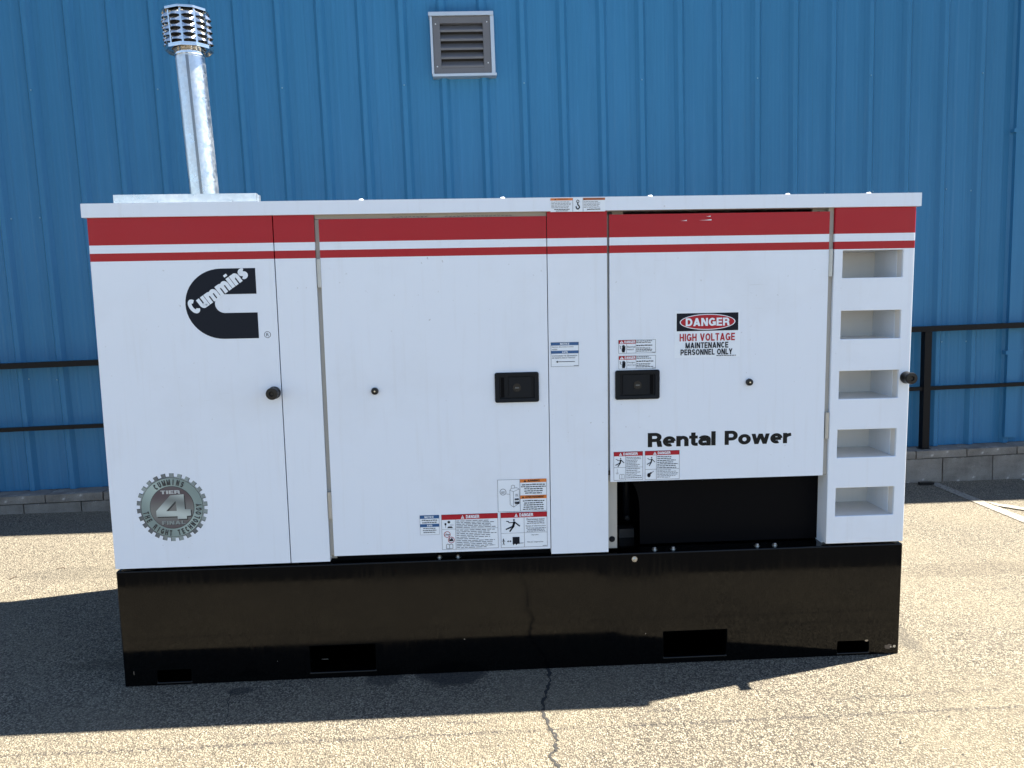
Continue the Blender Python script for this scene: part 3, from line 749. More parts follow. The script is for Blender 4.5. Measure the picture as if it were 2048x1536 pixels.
for q in inl:
    bm = bmesh.new(); box(bm, q[0] - .001, q[1] + .001, .010, .215, q[2] - .001, q[3] + .001, skip=('front',))
    bmesh.ops.reverse_faces(bm, faces=bm.faces[:]); me = bpy.data.meshes.new('air_inlet'); bm.to_mesh(me); bm.free(); me.materials.append(INLW); add('air_inlet', me, colm)
# --- roof with folded lip, bolts
bm = bmesh.new(); box(bm, -.011, X_R + .009, -.018, DEPTH + .012, Z_RF0, Z_RF1)
roof = add('roof', mesh_from('roof', bm, WHITE, bevel=.010, seg=4), gen)
rb = lathemesh('bolt', PW, [(.012, 0), (.012, .004), (.007, .010)], 12)
for bx, by in ((722, 395), (1005, 393), (1300, 389), (1575, 385), (1737, 383)):
    add('bolt', rb, roof, (face(bx, by, .03)[0], .03, Z_RF1 - .001))
# --- hinges
bm = bmesh.new(); lathe(bm, [(.0085, 0), (.0085, .052), (.0078, .0525), (.0078, .0535), (.0085, .054), (.0085, .106)], 14); box(bm, -.012, .012, .004, .008, .004, .102)
hng = mesh_from('hinge', bm, mat('hinge_steel', (.40, .40, .39), .42, .8), smooth=True); hng.set_sharp_from_angle(angle=rad(40))
for d, hx, hy in ((door_1, 639.5, 575), (door_1, 661, 1037), (door_2, 1660.5, 553), (door_2, 1653, 877)):
    xx, z0 = face(hx, hy); add('hinge', hng, d, (xx, .003, z0))
# --- paddle latches
def latch(door, q, flip):
    x0, x1, z0, z1 = q; cx, cz, hw, hh = (x0 + x1) / 2, (z0 + z1) / 2, (x1 - x0) / 2, (z1 - z0) / 2
    bm = bmesh.new()
    def rr(wx, wz, rr_, y): 
        out = []
        for (sx, sz, a0) in ((1, 1, 0), (-1, 1, 90), (-1, -1, 180), (1, -1, 270)):
            for k in range(5):
                a = rad(a0 + k * 22.5); out.append(bm.verts.new((sx * (wx - rr_) + rr_ * math.cos(a), y, sz * (wz - rr_) + rr_ * math.sin(a))))
        return out
    rings = [rr(hw, hh, .008, -.0), rr(hw, hh, .008, -.006), rr(hw - .003, hh - .003, .006, -.009), rr(hw * .80, hh * .74, .004, -.008), rr(hw * .78, hh * .72, .003, -.0015)]
    for i in range(len(rings) - 1):
        for k in range(20): bm.faces.new((rings[i][k], rings[i][(k + 1) % 20], rings[i + 1][(k + 1) % 20], rings[i + 1][k]))
    bm.faces.new(rings[-1]); me = mesh_from('latch', bm, PLASTIC, smooth=True); me.set_sharp_from_angle(angle=rad(30)); L = add('latch', me, door, (cx, -.0005, cz))
    s = -1 if flip else 1; a, c = sorted((s * -hw * .36, s * hw * .66)); part('paddle', L, PLASTIC, a, c, -.0065, -.001, -hh * .66, hh * .68, .0015)
    kx = s * hw * .0; add('lock', lathemesh('lock', RUBBER, [(.016, -.006), (.016, -.0085), (.011, -.0085), (.011, -.0075)], 20, 'Y'), L, (kx, 0, -.001))
    part('key_slot', L, mat('lock_zinc', (.10, .11, .12), .4, .6), kx - .008, kx + .008, -.0095, -.007, -.004, .001, 0)
    a, c = sorted((s * -hw * .72, s * -hw * .58)); part('finger_edge', L, CAVITY, a, c, -.004, -.001, -hh * .66, hh * .66, .001)
latch(door_1, px4((989, 745.5), (1078, 803)), False); latch(door_2, px4((1230, 741), (1318.5, 797)), True)
# --- rubber stops
stop = lathemesh('rubber_stop', RUBBER, [(.023, 0), (.0245, -.006), (.021, -.014), (.021, -.034), (.0235, -.042), (.022, -.047), (.010, -.0475), (.007, -.042)], 24, 'Y', 40)
def put(me, nm, par, px_, py_): x_, z_ = face(px_, py_); return add(nm, me, par, (x_, 0, z_))
x, z = face(545.5, 787, -.030); add('rubber_stop', stop, panel_a, (x, 0, z))
x, z = face(1811, 754.5); add('rubber_stop', stop, colm, (x, 0, z))
btn = lathemesh('door_bumper', RUBBER, [(.0135, 0), (.0145, -.004), (.013, -.012), (.006, -.0135)], 20, 'Y', 40); scr = lathemesh('screw_head', STEEL, [(.0035, 0), (.003, -.002)], 10, 'Y')
for d, bx, by in ((door_1, 750, 782), (door_2, 1498, 764)):
    o = put(btn, 'door_bumper', d, bx, by); add('screw_head', scr, d, (o.location.x, -.0128, o.location.z))
for bx, by, par in ((1218.5, 946, panel_c), (1099.5, 998, panel_c)):
    x, z = face(bx, by); part('gap_spacer', par, RUBBER, x - .004, x + .003, .001, .01, z - .009, z + .009, .001)
for bx in (647, 1079, 1221, 1640):
    x, z = face(bx, 428, .02); add('frame_plug', lathemesh('frame_plug', RUBBER, [(.009, 0), (.008, -.004)], 14, 'Y'), gen, (x, .035, z + .004))
# pencilled note on the frame above door 1, half hidden by the door
pn = Print(face(785, 436, .012)[0], face(1022, 433, .012)[0], zd1t + .001, zd1t + .009, .0118)
random.seed(5); a = 0.0
while a < 1:
    if not (.3 < a < .44): pn.stroke([(a, random.uniform(.1, .5)), (a + .012, random.uniform(.3, .7)), (a + .02, random.uniform(.1, .5))], .0018, GREYINK)
    a += .034
pn.build('marker_note', gen)['kind'] = 'stuff'
# scratches in the red band
for (sx, sy, l) in ((1367, 441.5, 13), (1410, 440.5, 26), (1416, 433, 10)):
    x0, z0 = face(sx - l / 2, sy); x1, _ = face(sx + l / 2, sy)
    bm = bmesh.new(); bm.faces.new([bm.verts.new(v) for v in ((x0, -.0006, z0), (x1, -.0006, z0 - .001), (x1, -.0006, z0 + .003), ((x0 + x1) / 2, -.0006, z0 + .0005))]); add('scratch', mesh_from('scratch', bm, PW), door_2)

# ------------------------------------------------------------------ lettering and stickers
random.seed(3)
# the big C mark with the diagonal word
lg = Print(0, 1, 0, 1, 0.0)
lx0 = face(370.6, 604)[0]; lx1 = (face(509, 536)[0] + face(519.4, 675.8)[0]) / 2; lzt = face(470, 536.6)[1]; lzb = face(470, 677.3)[1]
it_, ib_ = face(480, 588)[1], face(480, 625.4)[1]; ixl = face(430, 606.8)[0]; xa = face(445.5, 606)[0]; xi = face(450, 606)[0]; zc = (lzt + lzb) / 2; zi = (it_ + ib_) / 2
def lp(x, z): return (x, 1 - z)
outer = [(xa - (xa - lx0) * math.sin(t * math.pi / 24), zc + (lzt - zc) * math.cos(t * math.pi / 24)) for t in range(25)]
inner = [(xi - (xi - ixl) * math.sin(t * math.pi / 24), zi + (it_ - zi) * math.cos(t * math.pi / 24)) for t in range(25)]
for i in range(24): lg.poly([lp(*q) for q in (outer[i], outer[i + 1], inner[i + 1], inner[i])], INK, 0)
lg.poly([lp(*q) for q in ((xa, lzt), inner[0], (lx1, it_), (lx1, lzt))], INK, 0); lg.poly([lp(*q) for q in (inner[24], (xa, lzb), (lx1, lzb), (lx1, ib_))], INK, 0)
V_, _f = bold_geo('Cummins', .265, .035); mnx, mxx = min(v[0] for v in V_), max(v[0] for v in V_); cph = max(v[1] for v in V_)
o0 = Vector(face(340 + 385 * .1302, 500 + 1006 * .1302)); o1 = Vector(face(340 + 1222 * .1302, 500 + 400 * .1302)); dr = o1 - o0; ang = math.atan2(dr.y, dr.x); ln = dr.length; capm = .058
def fn(x, y):
    a_ = (x - mnx) / (mxx - mnx) * ln; b_ = y / cph * capm
    return o0.x + a_ * math.cos(ang) - b_ * math.sin(ang), o0.y + a_ * math.sin(ang) + b_ * math.cos(ang)
lg.xform_text('Cummins', fn, PW, (.265, .035), 1)
cxr, czr = face(535, 669.3)
def lring(cx, cz, ro, ri, m, layer, n=28):
    for k in range(n):
        a0, a1 = 2 * math.pi * k / n, 2 * math.pi * (k + 1) / n
        lg.poly([lp(cx + r_ * math.cos(t), cz + r_ * math.sin(t)) for r_, t in ((ro, a0), (ro, a1), (ri, a1), (ri, a0))], m, layer)
lring(cxr, czr, .0125, .0108, INK, 0)
lg.xform_text('R', lambda x, y: (cxr - .0058 + x * .0185, czr - .0062 + y * .0175), INK, .0, 0)
lg.build('lettering', panel_a)['kind'] = 'stuff'
# gear emblem
ge = Print(0, 1, 0, 1, 0.0); gx, gz = face(344.8, 1014.6); gr = (face(416, 1014)[0] - face(273.6, 1016)[0]) / 2
NT = 26
def gp(r_, t): return (gx + gr * r_ * math.sin(t), 1 - (gz + gr * r_ * math.cos(t)))
for k in range(NT):
    t0 = 2 * math.pi * (k + .15) / NT; dt = 2 * math.pi / NT
    ge.poly([gp(.86, t0 - dt * .30), gp(1.0, t0 - dt * .27), gp(1.0, t0 + dt * .27), gp(.86, t0 + dt * .30)], EM_TEETH, 0)
    ge.poly([gp(.99, t0 + dt * .20), gp(1.0, t0 + dt * .20), gp(1.0, t0 + dt * .27), gp(.88, t0 + dt * .30), gp(.88, t0 + dt * .24)], EM_DARK, 1)
for r_, m_, ly in ((.905, EM_TEETH, 1), (.872, EM_DARK, 2), (.862, EM_RING, 3), (.625, EM_DARK, 4), (.612, EM_DISC, 5)):
    ge.poly([gp(r_, -2 * math.pi * k / 64) for k in range(64)], m_, ly)
def arc_text(s, r_base, hgt, a0, a1, inward):
    n = len(s)
    for k, ch in enumerate(s):
        if ch == ' ': continue
        t = a0 + (a1 - a0) * k / (n - 1); V, Fc = bold_geo(ch, .24); mx_, mn_ = max(v[0] for v in V), min(v[0] for v in V); c_ = (mx_ + mn_) / 2; my = max(v[1] for v in V)
        def fn2(x, y):
            xx = (x - c_) * hgt * .66; yy = y / my * hgt; rr_ = r_base + yy if not inward else r_base - yy
            sx = xx if not inward else -xx
            X = gx + gr * (rr_ * math.sin(t) + sx * math.cos(t)); Z = gz + gr * (rr_ * math.cos(t) - sx * math.sin(t)); return X, Z
        ge.xform_text(ch, fn2, EM_DARK, (.24,), 6)
arc_text('CUMMINS', .655, .17, -.61, .46, False)
arc_text('THE RIGHT TECHNOLOGY', .835, .165, -1.76, -4.78, True)
def gt(s, xc, zc_, wd, hg, m, bold, ly=6):
    V, Fc = geo(s, bold); x0_, x1_ = min(v[0] for v in V), max(v[0] for v in V); my = max(v[1] for v in V)
    ge.xform_text(s, lambda x, y: (gx + gr * (xc + ((x - x0_) / (x1_ - x0_) - .5) * wd), gz + gr * (zc_ + y / my * hg)), m, bold, ly)
gt('TIER', -.02, .40, .55, .105, mat('emblem_lettering', (.42, .44, .44), .4), (.24,)); gt('FINAL', .02, -.50, .66, .11, mat('emblem_lettering_dull', (.20, .235, .235), .4), (.24,)); gt('FINAL', .035, -.515, .66, .11, EM_DARK, (.24,), 5.5)
four = [(-.03, .36), (.35, .38), (.36, -.06), (.52, -.06), (.52, -.25), (.40, -.26), (.40, -.34), (.14, -.34), (.14, -.26), (-.45, -.26), (-.45, -.09)]
fin = [(.11, .19), (.13, -.10), (-.17, -.10)]
def fo(p, dx=0, dz=0): return (gx + gr * (p[0] + dx), 1 - (gz + gr * (p[1] + dz)))
def four_poly(dx, dz, m, ly):
    A = four; I = fin
    for q in ([A[0], A[10], I[2], I[0]], [A[0], I[0], I[1], A[2], A[1]], [A[10], A[9], A[8], (.14, -.10), I[1], I[2]], [(.14, -.10), A[8], A[7], A[6], A[5], A[4], A[3], A[2], I[1]]):
        ge.poly([fo(p_, dx, dz) for p_ in q], m, ly)
four_poly(.03, -.035, EM_DARK, 6.2); four_poly(0, 0, EM_FOUR, 7)
ge.build('emblem', panel_a)
# Rental Power
CHAR = mat('lettering_charcoal', (.012, .0125, .013), .45, 0, .12)
for wd_, xl, xr in (('Rental', 1295.5, 1431.2), ('Power', 1449.2, 1582.5)):
    zb_ = face(1300, 894.4)[1]; zt_ = face(1300, 866)[1]; rp_ = Print(face(xl, 880)[0], face(xr, 878)[0], zb_, zt_, 0.0)
    rp_.text(wd_, 0, 0, 1, 1, CHAR, (.225, .025), 0); rp_.build('lettering', door_2)

def sticker(tlp, brp, y=0.0, bg=PW, margin=0.0):
    x0, x1, z0, z1 = px4(tlp, brp, y); s = Print(x0, x1, z0, z1, y)
    mx_, mz_ = margin / (x1 - x0), margin / (z1 - z0)
    s.rect(-mx_, -mz_, 1 + mx_, 1 + mz_, bg, 0); return s
# big danger sign
s = sticker((1349.5, 622.5), (1479.3, 713)); s.rect(.03, .05, .97, .43, INK, 1); s.ell(.5, .24, .425, .168, PW, 2); s.ell(.5, .24, .41, .152, RED, 3)
s.text('DANGER', .165, .155, .835, .325, PW, (.22,), 4); s.text('HIGH VOLTAGE', .075, .485, .92, .645, RED, (.20, .13)); s.text('MAINTENANCE', .165, .675, .82, .80, INK, (.21, .12)); s.text('PERSONNEL ONLY', .09, .82, .885, .945, INK, (.21, .12))
s.lines(.64, .955, .94, .98, 1, INK, .6, 0); s.build('warning_sign', door_2)
def tri(s, a, t, ra, rt, m=PW, mk=RED, layer=3):
    s.poly([(a - ra, t + rt), (a + ra, t + rt), (a, t - rt)], m, layer); s.rect(a - ra * .12, t - rt * .35, a + ra * .12, t + rt * .35, mk, layer + 1); s.rect(a - ra * .12, t + rt * .5, a + ra * .12, t + rt * .78, mk, layer + 1)
def fallen(s, a0, t0, a1, t1, sc=1.0):
    f = lambda x, y: (a0 + (a1 - a0) * x, t0 + (t1 - t0) * y)
    wd = (s.x1 - s.x0) * (a1 - a0) * .07
    for pts, k in (([(.08, .18), (.22, .22), (.25, .30), (.52, .30)], .8), ([(.60, .25), (.95, .58)], 1.2), ([(.60, .28), (.52, .62)], 2.2), ([(.55, .58), (.05, .82)], 1.3), ([(.55, .60), (.30, .98)], 1.4)):
        s.stroke([f(*p_) for p_ in pts], wd * k, INK)
    c = f(.58, .10); s.ell(c[0], c[1], (a1 - a0) * .06, (t1 - t0) * .075, INK, 2, 14)
def hand(s, a0, t0, a1, t1):
    f = lambda x, y: (a0 + (a1 - a0) * x, t0 + (t1 - t0) * y)
    wd = (s.x1 - s.x0) * (a1 - a0) * .12
    s.poly([f(.40, .95), f(.78, .95), f(.92, .55), f(.84, .42), f(.40, .42), f(.34, .65)], INK, 2)
    for x_, y_ in ((.46, .12), (.60, .04), (.73, .08), (.85, .2)): s.stroke([f(x_, y_), f(x_ * .9 + .06, .5)], wd, INK)
    s.stroke([f(.02, .1), f(.18, .22), f(.08, .36), f(.22, .5)], wd * .6, INK)
def book(s, a0, t0, a1, t1):
    wd = (s.x1 - s.x0) * (a1 - a0) * .07; m_ = (a0 + a1) / 2; f = [(m_, t0 + (t1 - t0) * .15), (m_, t1)]
    s.stroke(f, wd, GREYINK); s.stroke([(m_, t0 + (t1 - t0) * .15), (a0 + .2 * (a1 - a0), t0), (a0, t0 + .15 * (t1 - t0)), (a0, t1), (m_, t1), (a1, t1), (a1, t0 + .15 * (t1 - t0)), (a1 - .2 * (a1 - a0), t0), (m_, t0 + (t1 - t0) * .15)], wd, GREYINK)
# blue notice with arrow
s = sticker((1101.4, 685), (1157.8, 732.3), margin=.002); s.frame(); s.rect(0, 0, 1, .13, BLU, 1); s.text('NOTICE', .335, .025, .665, .105, PW, (.2,))
s.text('Battery disconnect switch', .045, .165, .81, .225, INK, 0); s.text('inside', .045, .255, .23, .315, INK, 0); s.rect(0, .345, 1, .465, BLU, 1); s.text('AVIS', .40, .365, .605, .445, PW, (.2,))
s.text('Commutateur de déconnexion', .045, .51, .94, .58, INK, 0); s.text("de batterie situé à l'intérieur", .045, .595, .875, .665, INK, 0)
s.stroke([(.85, .80), (.22, .80)], .0022, INK); s.poly([(.17, .80), (.25, .845), (.25, .755)], INK, 2); s.lines(.82, .95, .98, .985, 1, GREYINK, .6, 0); s.build('sticker', panel_c)
# two electrical hazard stickers
for tlp, brp, wds in (((1236.7, 680.2), (1311.2, 705.4), ('Electrical', 'hazard')), ((1237.2, 712), (1311.4, 736.8), ('Danger', 'électrique'))):
    s = sticker(tlp, brp, margin=.004); s.frame(); s.rect(0, 0, .465, .29, RED, 1); tri(s, .085, .145, .055, .11); s.text('DANGER', .16, .05, .45, .24, PW, (.22,))
    hand(s, .03, .36, .20, .95); s.rect(.215, .30, .222, 1, GREYINK, 1); s.rect(.465, 0, .472, 1, GREYINK, 1); s.text(wds[0], .235, .45, .45, .58, INK, 0); s.text(wds[1], .235, .64, .40 if wds[1] == 'hazard' else .455, .76, INK, 0)
    s.lines(.48, .04, .97, .26, 2, INK, .42, .35); s.lines(.48, .36, .95, .50, 1, INK, .5, .1); s.lines(.48, .57, .97, .90, 3, INK, .42, .3); s.lines(.90, .92, .99, .98, 1, GREYINK, .6, 0); s.build('sticker', door_2)
# oil type sticker
s = sticker((994.7, 959.8), (1093.8, 1020.8)); s.frame(); s.rect(.452, 0, .46, 1, GREYINK, 1); s.rect(.46, 0, 1, .105, ORG, 2)
tri(s, .56, .052, .03, .038, INK, ORG); s.text('WARNING', .61, .022, .86, .082, INK, (.2,), 3); s.lines(.48, .14, .98, .47, 5, INK, .42, .35, True)
s.rect(.46, .505, 1, .61, ORG, 2); tri(s, .515, .557, .03, .038, INK, ORG); s.text('AVERTISSEMENT', .56, .527, .95, .587, INK, (.2,), 3); s.lines(.475, .645, .985, .97, 5, INK, .42, .25, True)
wd = .0011
for pts in ([(.25, .33), (.25, .78), (.32, .86), (.44, .74), (.44, .30), (.39, .26)], [(.25, .33), (.32, .38), (.44, .30)], [(.32, .38), (.32, .86)], [(.25, .33), (.28, .27), (.28, .20)], [(.28, .20), (.31, .17), (.345, .19), (.345, .26), (.39, .26)], [(.28, .27), (.345, .27)], [(.17, .44), (.25, .46)]): s.stroke(pts, wd, INK)
s.ring(.11, .38, .065, .10, .12, INK, 2); s.lines(.07, .36, .15, .43, 2, INK, .5, .0); s.text('OIL', .36, .45, .42, .53, INK, .0); s.lines(.345, .58, .435, .66, 1, INK, .7, 0); s.lines(.345, .68, .435, .78, 1, INK, .8, 0); s.build('sticker', door_1)
# small blue notice by the danger stickers
s = sticker((839.2, 1031), (879.3, 1068.8)); s.frame(LGREY); s.rect(0, 0, 1, .175, BLU, 1); s.text('NOTICE', .25, .04, .72, .145, PW, (.2,)); s.lines(.07, .20, .93, .43, 2, GREYINK, .45, .15, True)
s.rect(0, .445, 1, .60, BLU, 1); s.text('AVIS', .36, .475, .64, .575, PW, (.2,)); s.lines(.10, .62, .88, .93, 3, GREYINK, .42, .25, True); s.build('sticker', door_1)
# wide danger sticker
s = sticker((882.5, 1029.5), (997, 1095.5)); s.frame(); s.rect(0, 0, 1, .15, RED, 1); tri(s, .375, .077, .03, .05); s.text('DANGER', .435, .03, .67, .125, PW, (.22,)); s.rect(.243, .15, .249, 1, GREYINK, 1); s.rect(0, .415, 1, .422, GREYINK, 1)
s.ell(.13, .215, .025, .035, INK, 2, 14); s.rect(.055, .24, .085, .30, INK, 2); s.stroke([(.07, .29), (.07, .37)], .0012, INK); s.poly([(.10, .385), (.20, .385), (.18, .34), (.12, .34)], INK, 2); s.stroke([(.15, .30), (.21, .30)], .0012, INK)
for ca, ct in ((.095, .565), (.165, .725)): s.ring(ca, ct, .058, .09, .16, RED, 3)
s.stroke([(.05, .58), (.14, .57)], .0024, INK); s.stroke([(.055, .50), (.135, .63)], .0012, RED, 3); s.poly([(.125, .76), (.135, .66), (.155, .72), (.175, .65), (.19, .70), (.205, .76)], INK, 2); book(s, .075, .84, .19, .97)
s.lines(.26, .17, .98, .40, 5, GREYINK, .40, .25); s.lines(.26, .43, .98, .98, 11, GREYINK, .36, .5); s.build('sticker', door_1)
# electrocution sticker
s = sticker((1000.8, 1025.5), (1095, 1092.3)); s.frame(); s.rect(0, 0, 1, .15, RED, 1); tri(s, .335, .077, .036, .05); s.text('DANGER', .405, .03, .70, .125, PW, (.22,)); s.rect(.50, .15, .507, 1, GREYINK, 1); s.rect(0, .585, 1, .592, GREYINK, 1)
fallen(s, .10, .18, .42, .54); s.text('Electrocution hazard', .56, .18, .94, .235, INK, 0); s.lines(.54, .245, .97, .35, 2, GREYINK, .4, .2, True); s.text("Risque d' électrocution", .54, .375, .965, .43, INK, 0); s.lines(.53, .44, .98, .57, 3, GREYINK, .4, .2, True)
s.text('Stay clear.', .66, .635, .82, .68, INK, 0); s.text("Ne pas s'approcher.", .57, .835, .92, .885, INK, 0)
s.rect(.25, .70, .40, .90, INK, 2); s.poly([(.25, .89), (.27, .94), (.29, .89)], INK, 2); s.poly([(.31, .89), (.33, .94), (.36, .89)], INK, 2); s.stroke([(.40, .88), (.48, .88)], .002, INK); s.poly([(.13, .82), (.16, .79), (.16, .85)], INK, 2); s.poly([(.225, .82), (.195, .79), (.195, .85)], INK, 2); s.stroke([(.15, .82), (.205, .82)], .0016, INK)
s.ell(.055, .755, .012, .018, INK, 2, 12); s.stroke([(.055, .78), (.055, .85)], .003, INK); s.stroke([(.055, .85), (.04, .92)], .0018, INK); s.stroke([(.055, .85), (.075, .92)], .0018, INK); s.stroke([(.03, .82), (.055, .78), (.085, .82)], .0016, INK); s.lines(.90, .955, .985, .985, 1, GREYINK, .5, 0); s.build('sticker', door_1)
# two stickers under the door handle edge
for i, (tlp, brp) in enumerate((((1227.2, 904), (1285.6, 959.2)), ((1289.8, 902), (1358.6, 957.4)))):
    s = sticker(tlp, brp); s.frame(); s.rect(0, 0, 1, .155, RED, 1); tri(s, .235 if i == 0 else .285, .08, .05, .055); s.text('DANGER', .33 if i == 0 else .37, .03, .82 if i == 0 else .735, .125, PW, (.22,)); dv = .40 if i == 0 else .325
    s.rect(dv, .155, dv + .01, 1, GREYINK, 1); hz = .545 if i == 0 else .635; s.rect(0, hz, 1, hz + .01, GREYINK, 1); fallen(s, .05, .20, dv - .03, .52)
    s.lines(dv + .03, .18, .97, hz - .01, 7, GREYINK if i == 0 else INK, .38, .35); s.lines(dv + .03, hz + .02, .97, .95, 6, GREYINK, .34, .4)
    if i == 0: s.stroke([(.12, .60), (.12, .74)], .0012, GREYINK); s.stroke([(.07, .74), (.17, .74)], .0012, GREYINK); s.stroke([(.09, .77), (.15, .77)], .0012, GREYINK); book(s, .20, .78, .36, .95)
    else: s.ell(.115, .84, .05, .075, INK, 2, 16); s.stroke([(.10, .84), (.18, .76)], .006, INK); s.stroke([(.17, .78), (.25, .71)], .004, LGREY)
    s.build('sticker', door_2)
# lifting sticker on the roof lip
s = sticker((1100.6, 396.6), (1210.2, 422.6), -.018); s.rect(0, .0, .405, .17, ORG, 1); s.rect(.60, .0, 1, .17, mat('print_orange_faded', (.40, .13, .05), .4), 1); tri(s, .09, .085, .018, .06, INK, ORG); s.text('WARNING', .125, .03, .32, .14, mat('print_brown', (.14, .035, .012), .4), .0, 3); tri(s, .625, .085, .016, .06, INK, ORG); s.text('AVERTISSEMENT', .655, .03, .97, .14, mat('print_brown', (.14, .035, .012), .4), .0, 3)
s.rect(.405, 0, .412, 1, GREYINK, 1); s.rect(.592, 0, .599, 1, GREYINK, 1); s.lines(.015, .23, .39, .74, 5, GREYINK, .32, .25); s.lines(.06, .77, .36, .87, 1, INK, .55, .1, True); s.lines(.10, .89, .32, .97, 1, INK, .5, .1, True); s.lines(.61, .23, .99, .74, 5, GREYINK, .32, .3); s.lines(.67, .78, .92, .90, 1, INK, .5, 0)
s.ring(.50, .25, .028, .115, .42, INK, 2); s.stroke([(.50, .36), (.50, .48), (.525, .60), (.53, .70), (.51, .80), (.49, .80), (.472, .72), (.468, .62)], .0042, INK); s.build('sticker', roof)

# ------------------------------------------------------------------ exhaust stack
ty0, ty1 = .14, .80
tx0 = face(226, 392, ty0)[0]; tx1 = face(512, 388, ty0)[0]; tz = face(370, 388, ty0)[1]
tray = add('flashing_tray', boxmesh('flashing_tray', GALV, tx0, tx1, ty0, ty0 + .028, Z_RF1 - .002, tz, .003), gen)
part('tray_plate', tray, GALV, tx0 + .002, tx1 - .002, ty0 + .0285, ty1, Z_RF1 - .001, Z_RF1 + .010, .002)
part('flange', tray, GALV, tx1 + .0005, tx1 + .010, ty0 + .004, ty0 + .026, Z_RF1 - .001, tz - .006, .002)
for k in (.25, .78): part('clip', tray, GALV, tx0 + (tx1 - tx0) * k, tx0 + (tx1 - tx0) * k + .03, ty0 - .012, ty0 + .001, Z_RF1 - .002, Z_RF1 + .022, .002)
py_ = .47
pxb = face(409, 383, py_); pxt = face(379.5, 108, py_); pr_ = (face(436.5, 380, py_)[0] - face(381, 380, py_)[0]) / 2
xb_, zb0 = pxb; xt_, zt0 = pxt; lean = math.atan2(xb_ - xt_, zt0 - zb0); XR = (0, -lean, 0)      # the stack stands a little out of plumb
pz_ = Z_RF1 + .008; pl_ = (xb_ + math.tan(lean) * (zb0 - pz_), py_, pz_); ztop = zt0 - pz_
pipe = add('exhaust_pipe', lathemesh('exhaust_pipe', GALV, [(pr_, 0), (pr_, ztop - .02), (pr_ * .97, ztop - .018), (pr_ * .97, ztop + .02)], 48), gen, pl_, XR)
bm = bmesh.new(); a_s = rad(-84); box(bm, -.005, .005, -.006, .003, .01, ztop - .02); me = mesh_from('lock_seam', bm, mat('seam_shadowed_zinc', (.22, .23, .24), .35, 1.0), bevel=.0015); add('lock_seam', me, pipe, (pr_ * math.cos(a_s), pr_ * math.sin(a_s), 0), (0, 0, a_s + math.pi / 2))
add('collar', lathemesh('collar', CHROME, [(pr_ * 1.0, ztop - .012), (pr_ * 1.05, ztop - .010), (pr_ * 1.05, ztop + .022), (pr_ * .98, ztop + .024)], 48), pipe)
add('base_collar', lathemesh('base_collar', GALV, [(pr_ * 1.35, .001), (pr_ * 1.04, .006), (pr_ * 1.04, .02)], 36), pipe)
# louvred cap: ten facets, five hooded slats each
czb = face(374, 98, py_)[1] - pz_; czt = face(366, 26, py_)[1] - pz_; Rc = (face(418, 98, py_)[0] - face(330, 98, py_)[0]) / 2 * .97; NF = 10
capo = add('exhaust_cap', lathemesh('exhaust_cap', mat('cap_core_black', (.008, .008, .009), .6), [(Rc * .82, czb + .004), (Rc * .82, czt - .004)], NF), gen, pl_, XR)  # plain black inner cylinder, seen between the hoods
def ngon_ring(name, r0, r1, z0, z1, m, n=NF, hole=True):
    bm = bmesh.new(); R_ = [[bm.verts.new((rr_ * math.cos(2 * math.pi * (k + .5) / n), rr_ * math.sin(2 * math.pi * (k + .5) / n), zz_)) for k in range(n)] for rr_, zz_ in ((r1, z0), (r0, z0), (r0, z1), (r1, z1))]
    for i in range(4):
        for k in range(n): bm.faces.new((R_[i][k], R_[i][(k + 1) % n], R_[(i + 1) % 4][(k + 1) % n], R_[(i + 1) % 4][k]))
    return mesh_from(name, bm, m, bevel=.0012, seg=1)
add('bottom_ring', ngon_ring('bottom_ring', pr_ * 1.2, Rc * 1.10, czb - .002, czb + .003, CHROME), capo); add('bottom_rim', ngon_ring('bottom_rim', Rc * 1.065, Rc * 1.10, czb - .011, czb - .0025, CHROME), capo)
add('top_plate', ngon_ring('top_plate', .001, Rc * 1.10, czt, czt + .003, CHROME), capo); add('top_rim', ngon_ring('top_rim', Rc * 1.07, Rc * 1.10, czt - .006, czt - .0005, CHROME), capo)
fw = 2 * Rc * math.tan(math.pi / NF); nr = 5; rh = (czt - czb - .022) / nr
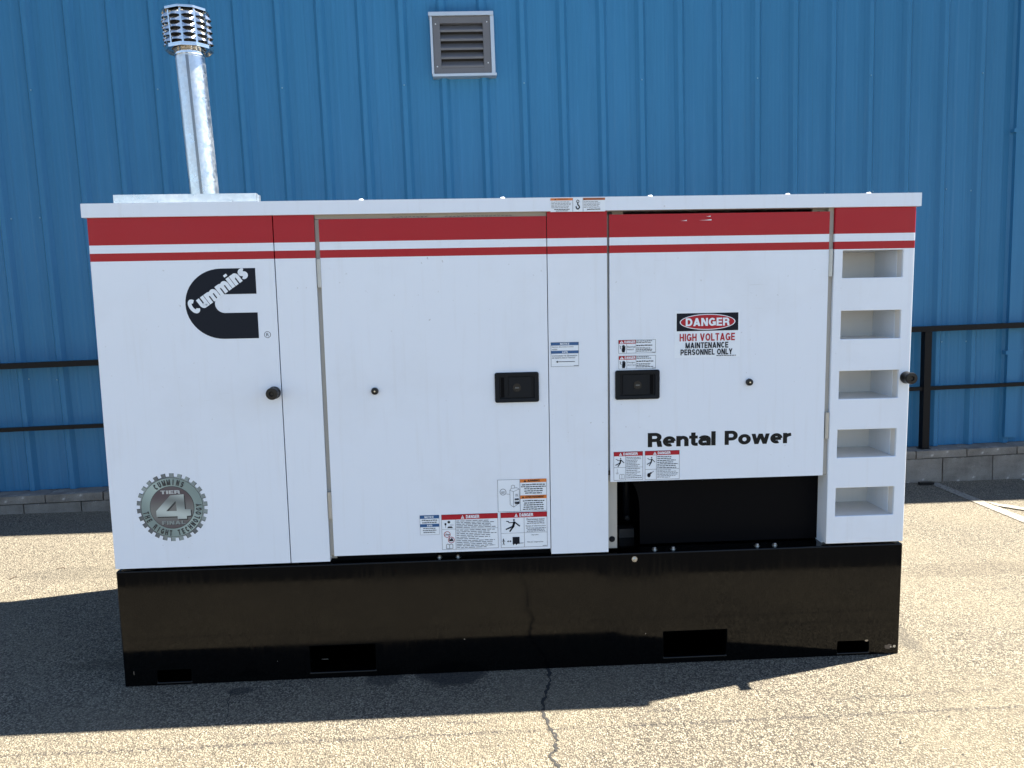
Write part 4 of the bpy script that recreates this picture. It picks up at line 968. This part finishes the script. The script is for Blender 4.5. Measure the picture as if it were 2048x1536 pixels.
bm = bmesh.new(); nU = 9; rows_ = [(0, 0), (.25, .55), (.5, .85), (.80, 1.0)]
grid = []
for (tv, bl) in rows_:
    grid.append([bm.verts.new((.0005 + bl * .017 * math.sin(math.pi * i / (nU - 1)) ** .7, (i / (nU - 1) - .5) * fw * .86, -tv * rh)) for i in range(nU)])
for j in range(3):
    for i in range(nU - 1): bm.faces.new((grid[j][i], grid[j + 1][i], grid[j + 1][i + 1], grid[j][i + 1]))
hood = mesh_from('louvre_slat', bm, CHROME, smooth=True)
bm = bmesh.new(); box(bm, -.001, .0012, -fw * .07, fw * .07, 0, czt - czb - .006); strap = mesh_from('strap', bm, CHROME)
for k in range(NF):
    a_ = 2 * math.pi * (k + .12) / NF; ap = Rc * math.cos(math.pi / NF) * 1.0
    for q in range(nr): add('louvre_slat', hood, capo, (ap * math.cos(a_), ap * math.sin(a_), czt - .014 - q * rh), (0, 0, a_))
    a2 = a_ + math.pi / NF; add('strap', strap, capo, (Rc * .985 * math.cos(a2), Rc * .985 * math.sin(a2), czb + .003), (0, 0, a2))

# loose grit and small stones on the asphalt: nobody could count it
random.seed(21); bm = bmesh.new()
for k in range(420):
    x_, y_ = random.uniform(-3, 6.5), random.choice((random.uniform(-.75, -.3), random.uniform(.2, 2.55), random.uniform(-.75, 2.5)))
    if -.02 < x_ < 3.2 and -.02 < y_ < 1.3: continue
    r_ = random.choice((.003, .004, .004, .006, .008)) * random.uniform(.7, 1.2); base_ = [bm.verts.new((x_ + r_ * math.cos(q * 1.2566 + k) * random.uniform(.6, 1.3), y_ + r_ * math.sin(q * 1.2566 + k), .0)) for q in range(5)]
    tp_ = bm.verts.new((x_ + random.uniform(-.3, .3) * r_, y_, r_ * random.uniform(.6, 1.1)))
    for q in range(5): bm.faces.new((base_[q], base_[(q + 1) % 5], tp_))
gm = mat('loose_grit', (.10, .09, .075), .9, 0, .2)
o = add('loose_grit', mesh_from('loose_grit', bm, gm)); o['kind'] = 'stuff'; tag(o, 'loose dark grit and small stones scattered over the asphalt', 'grit')
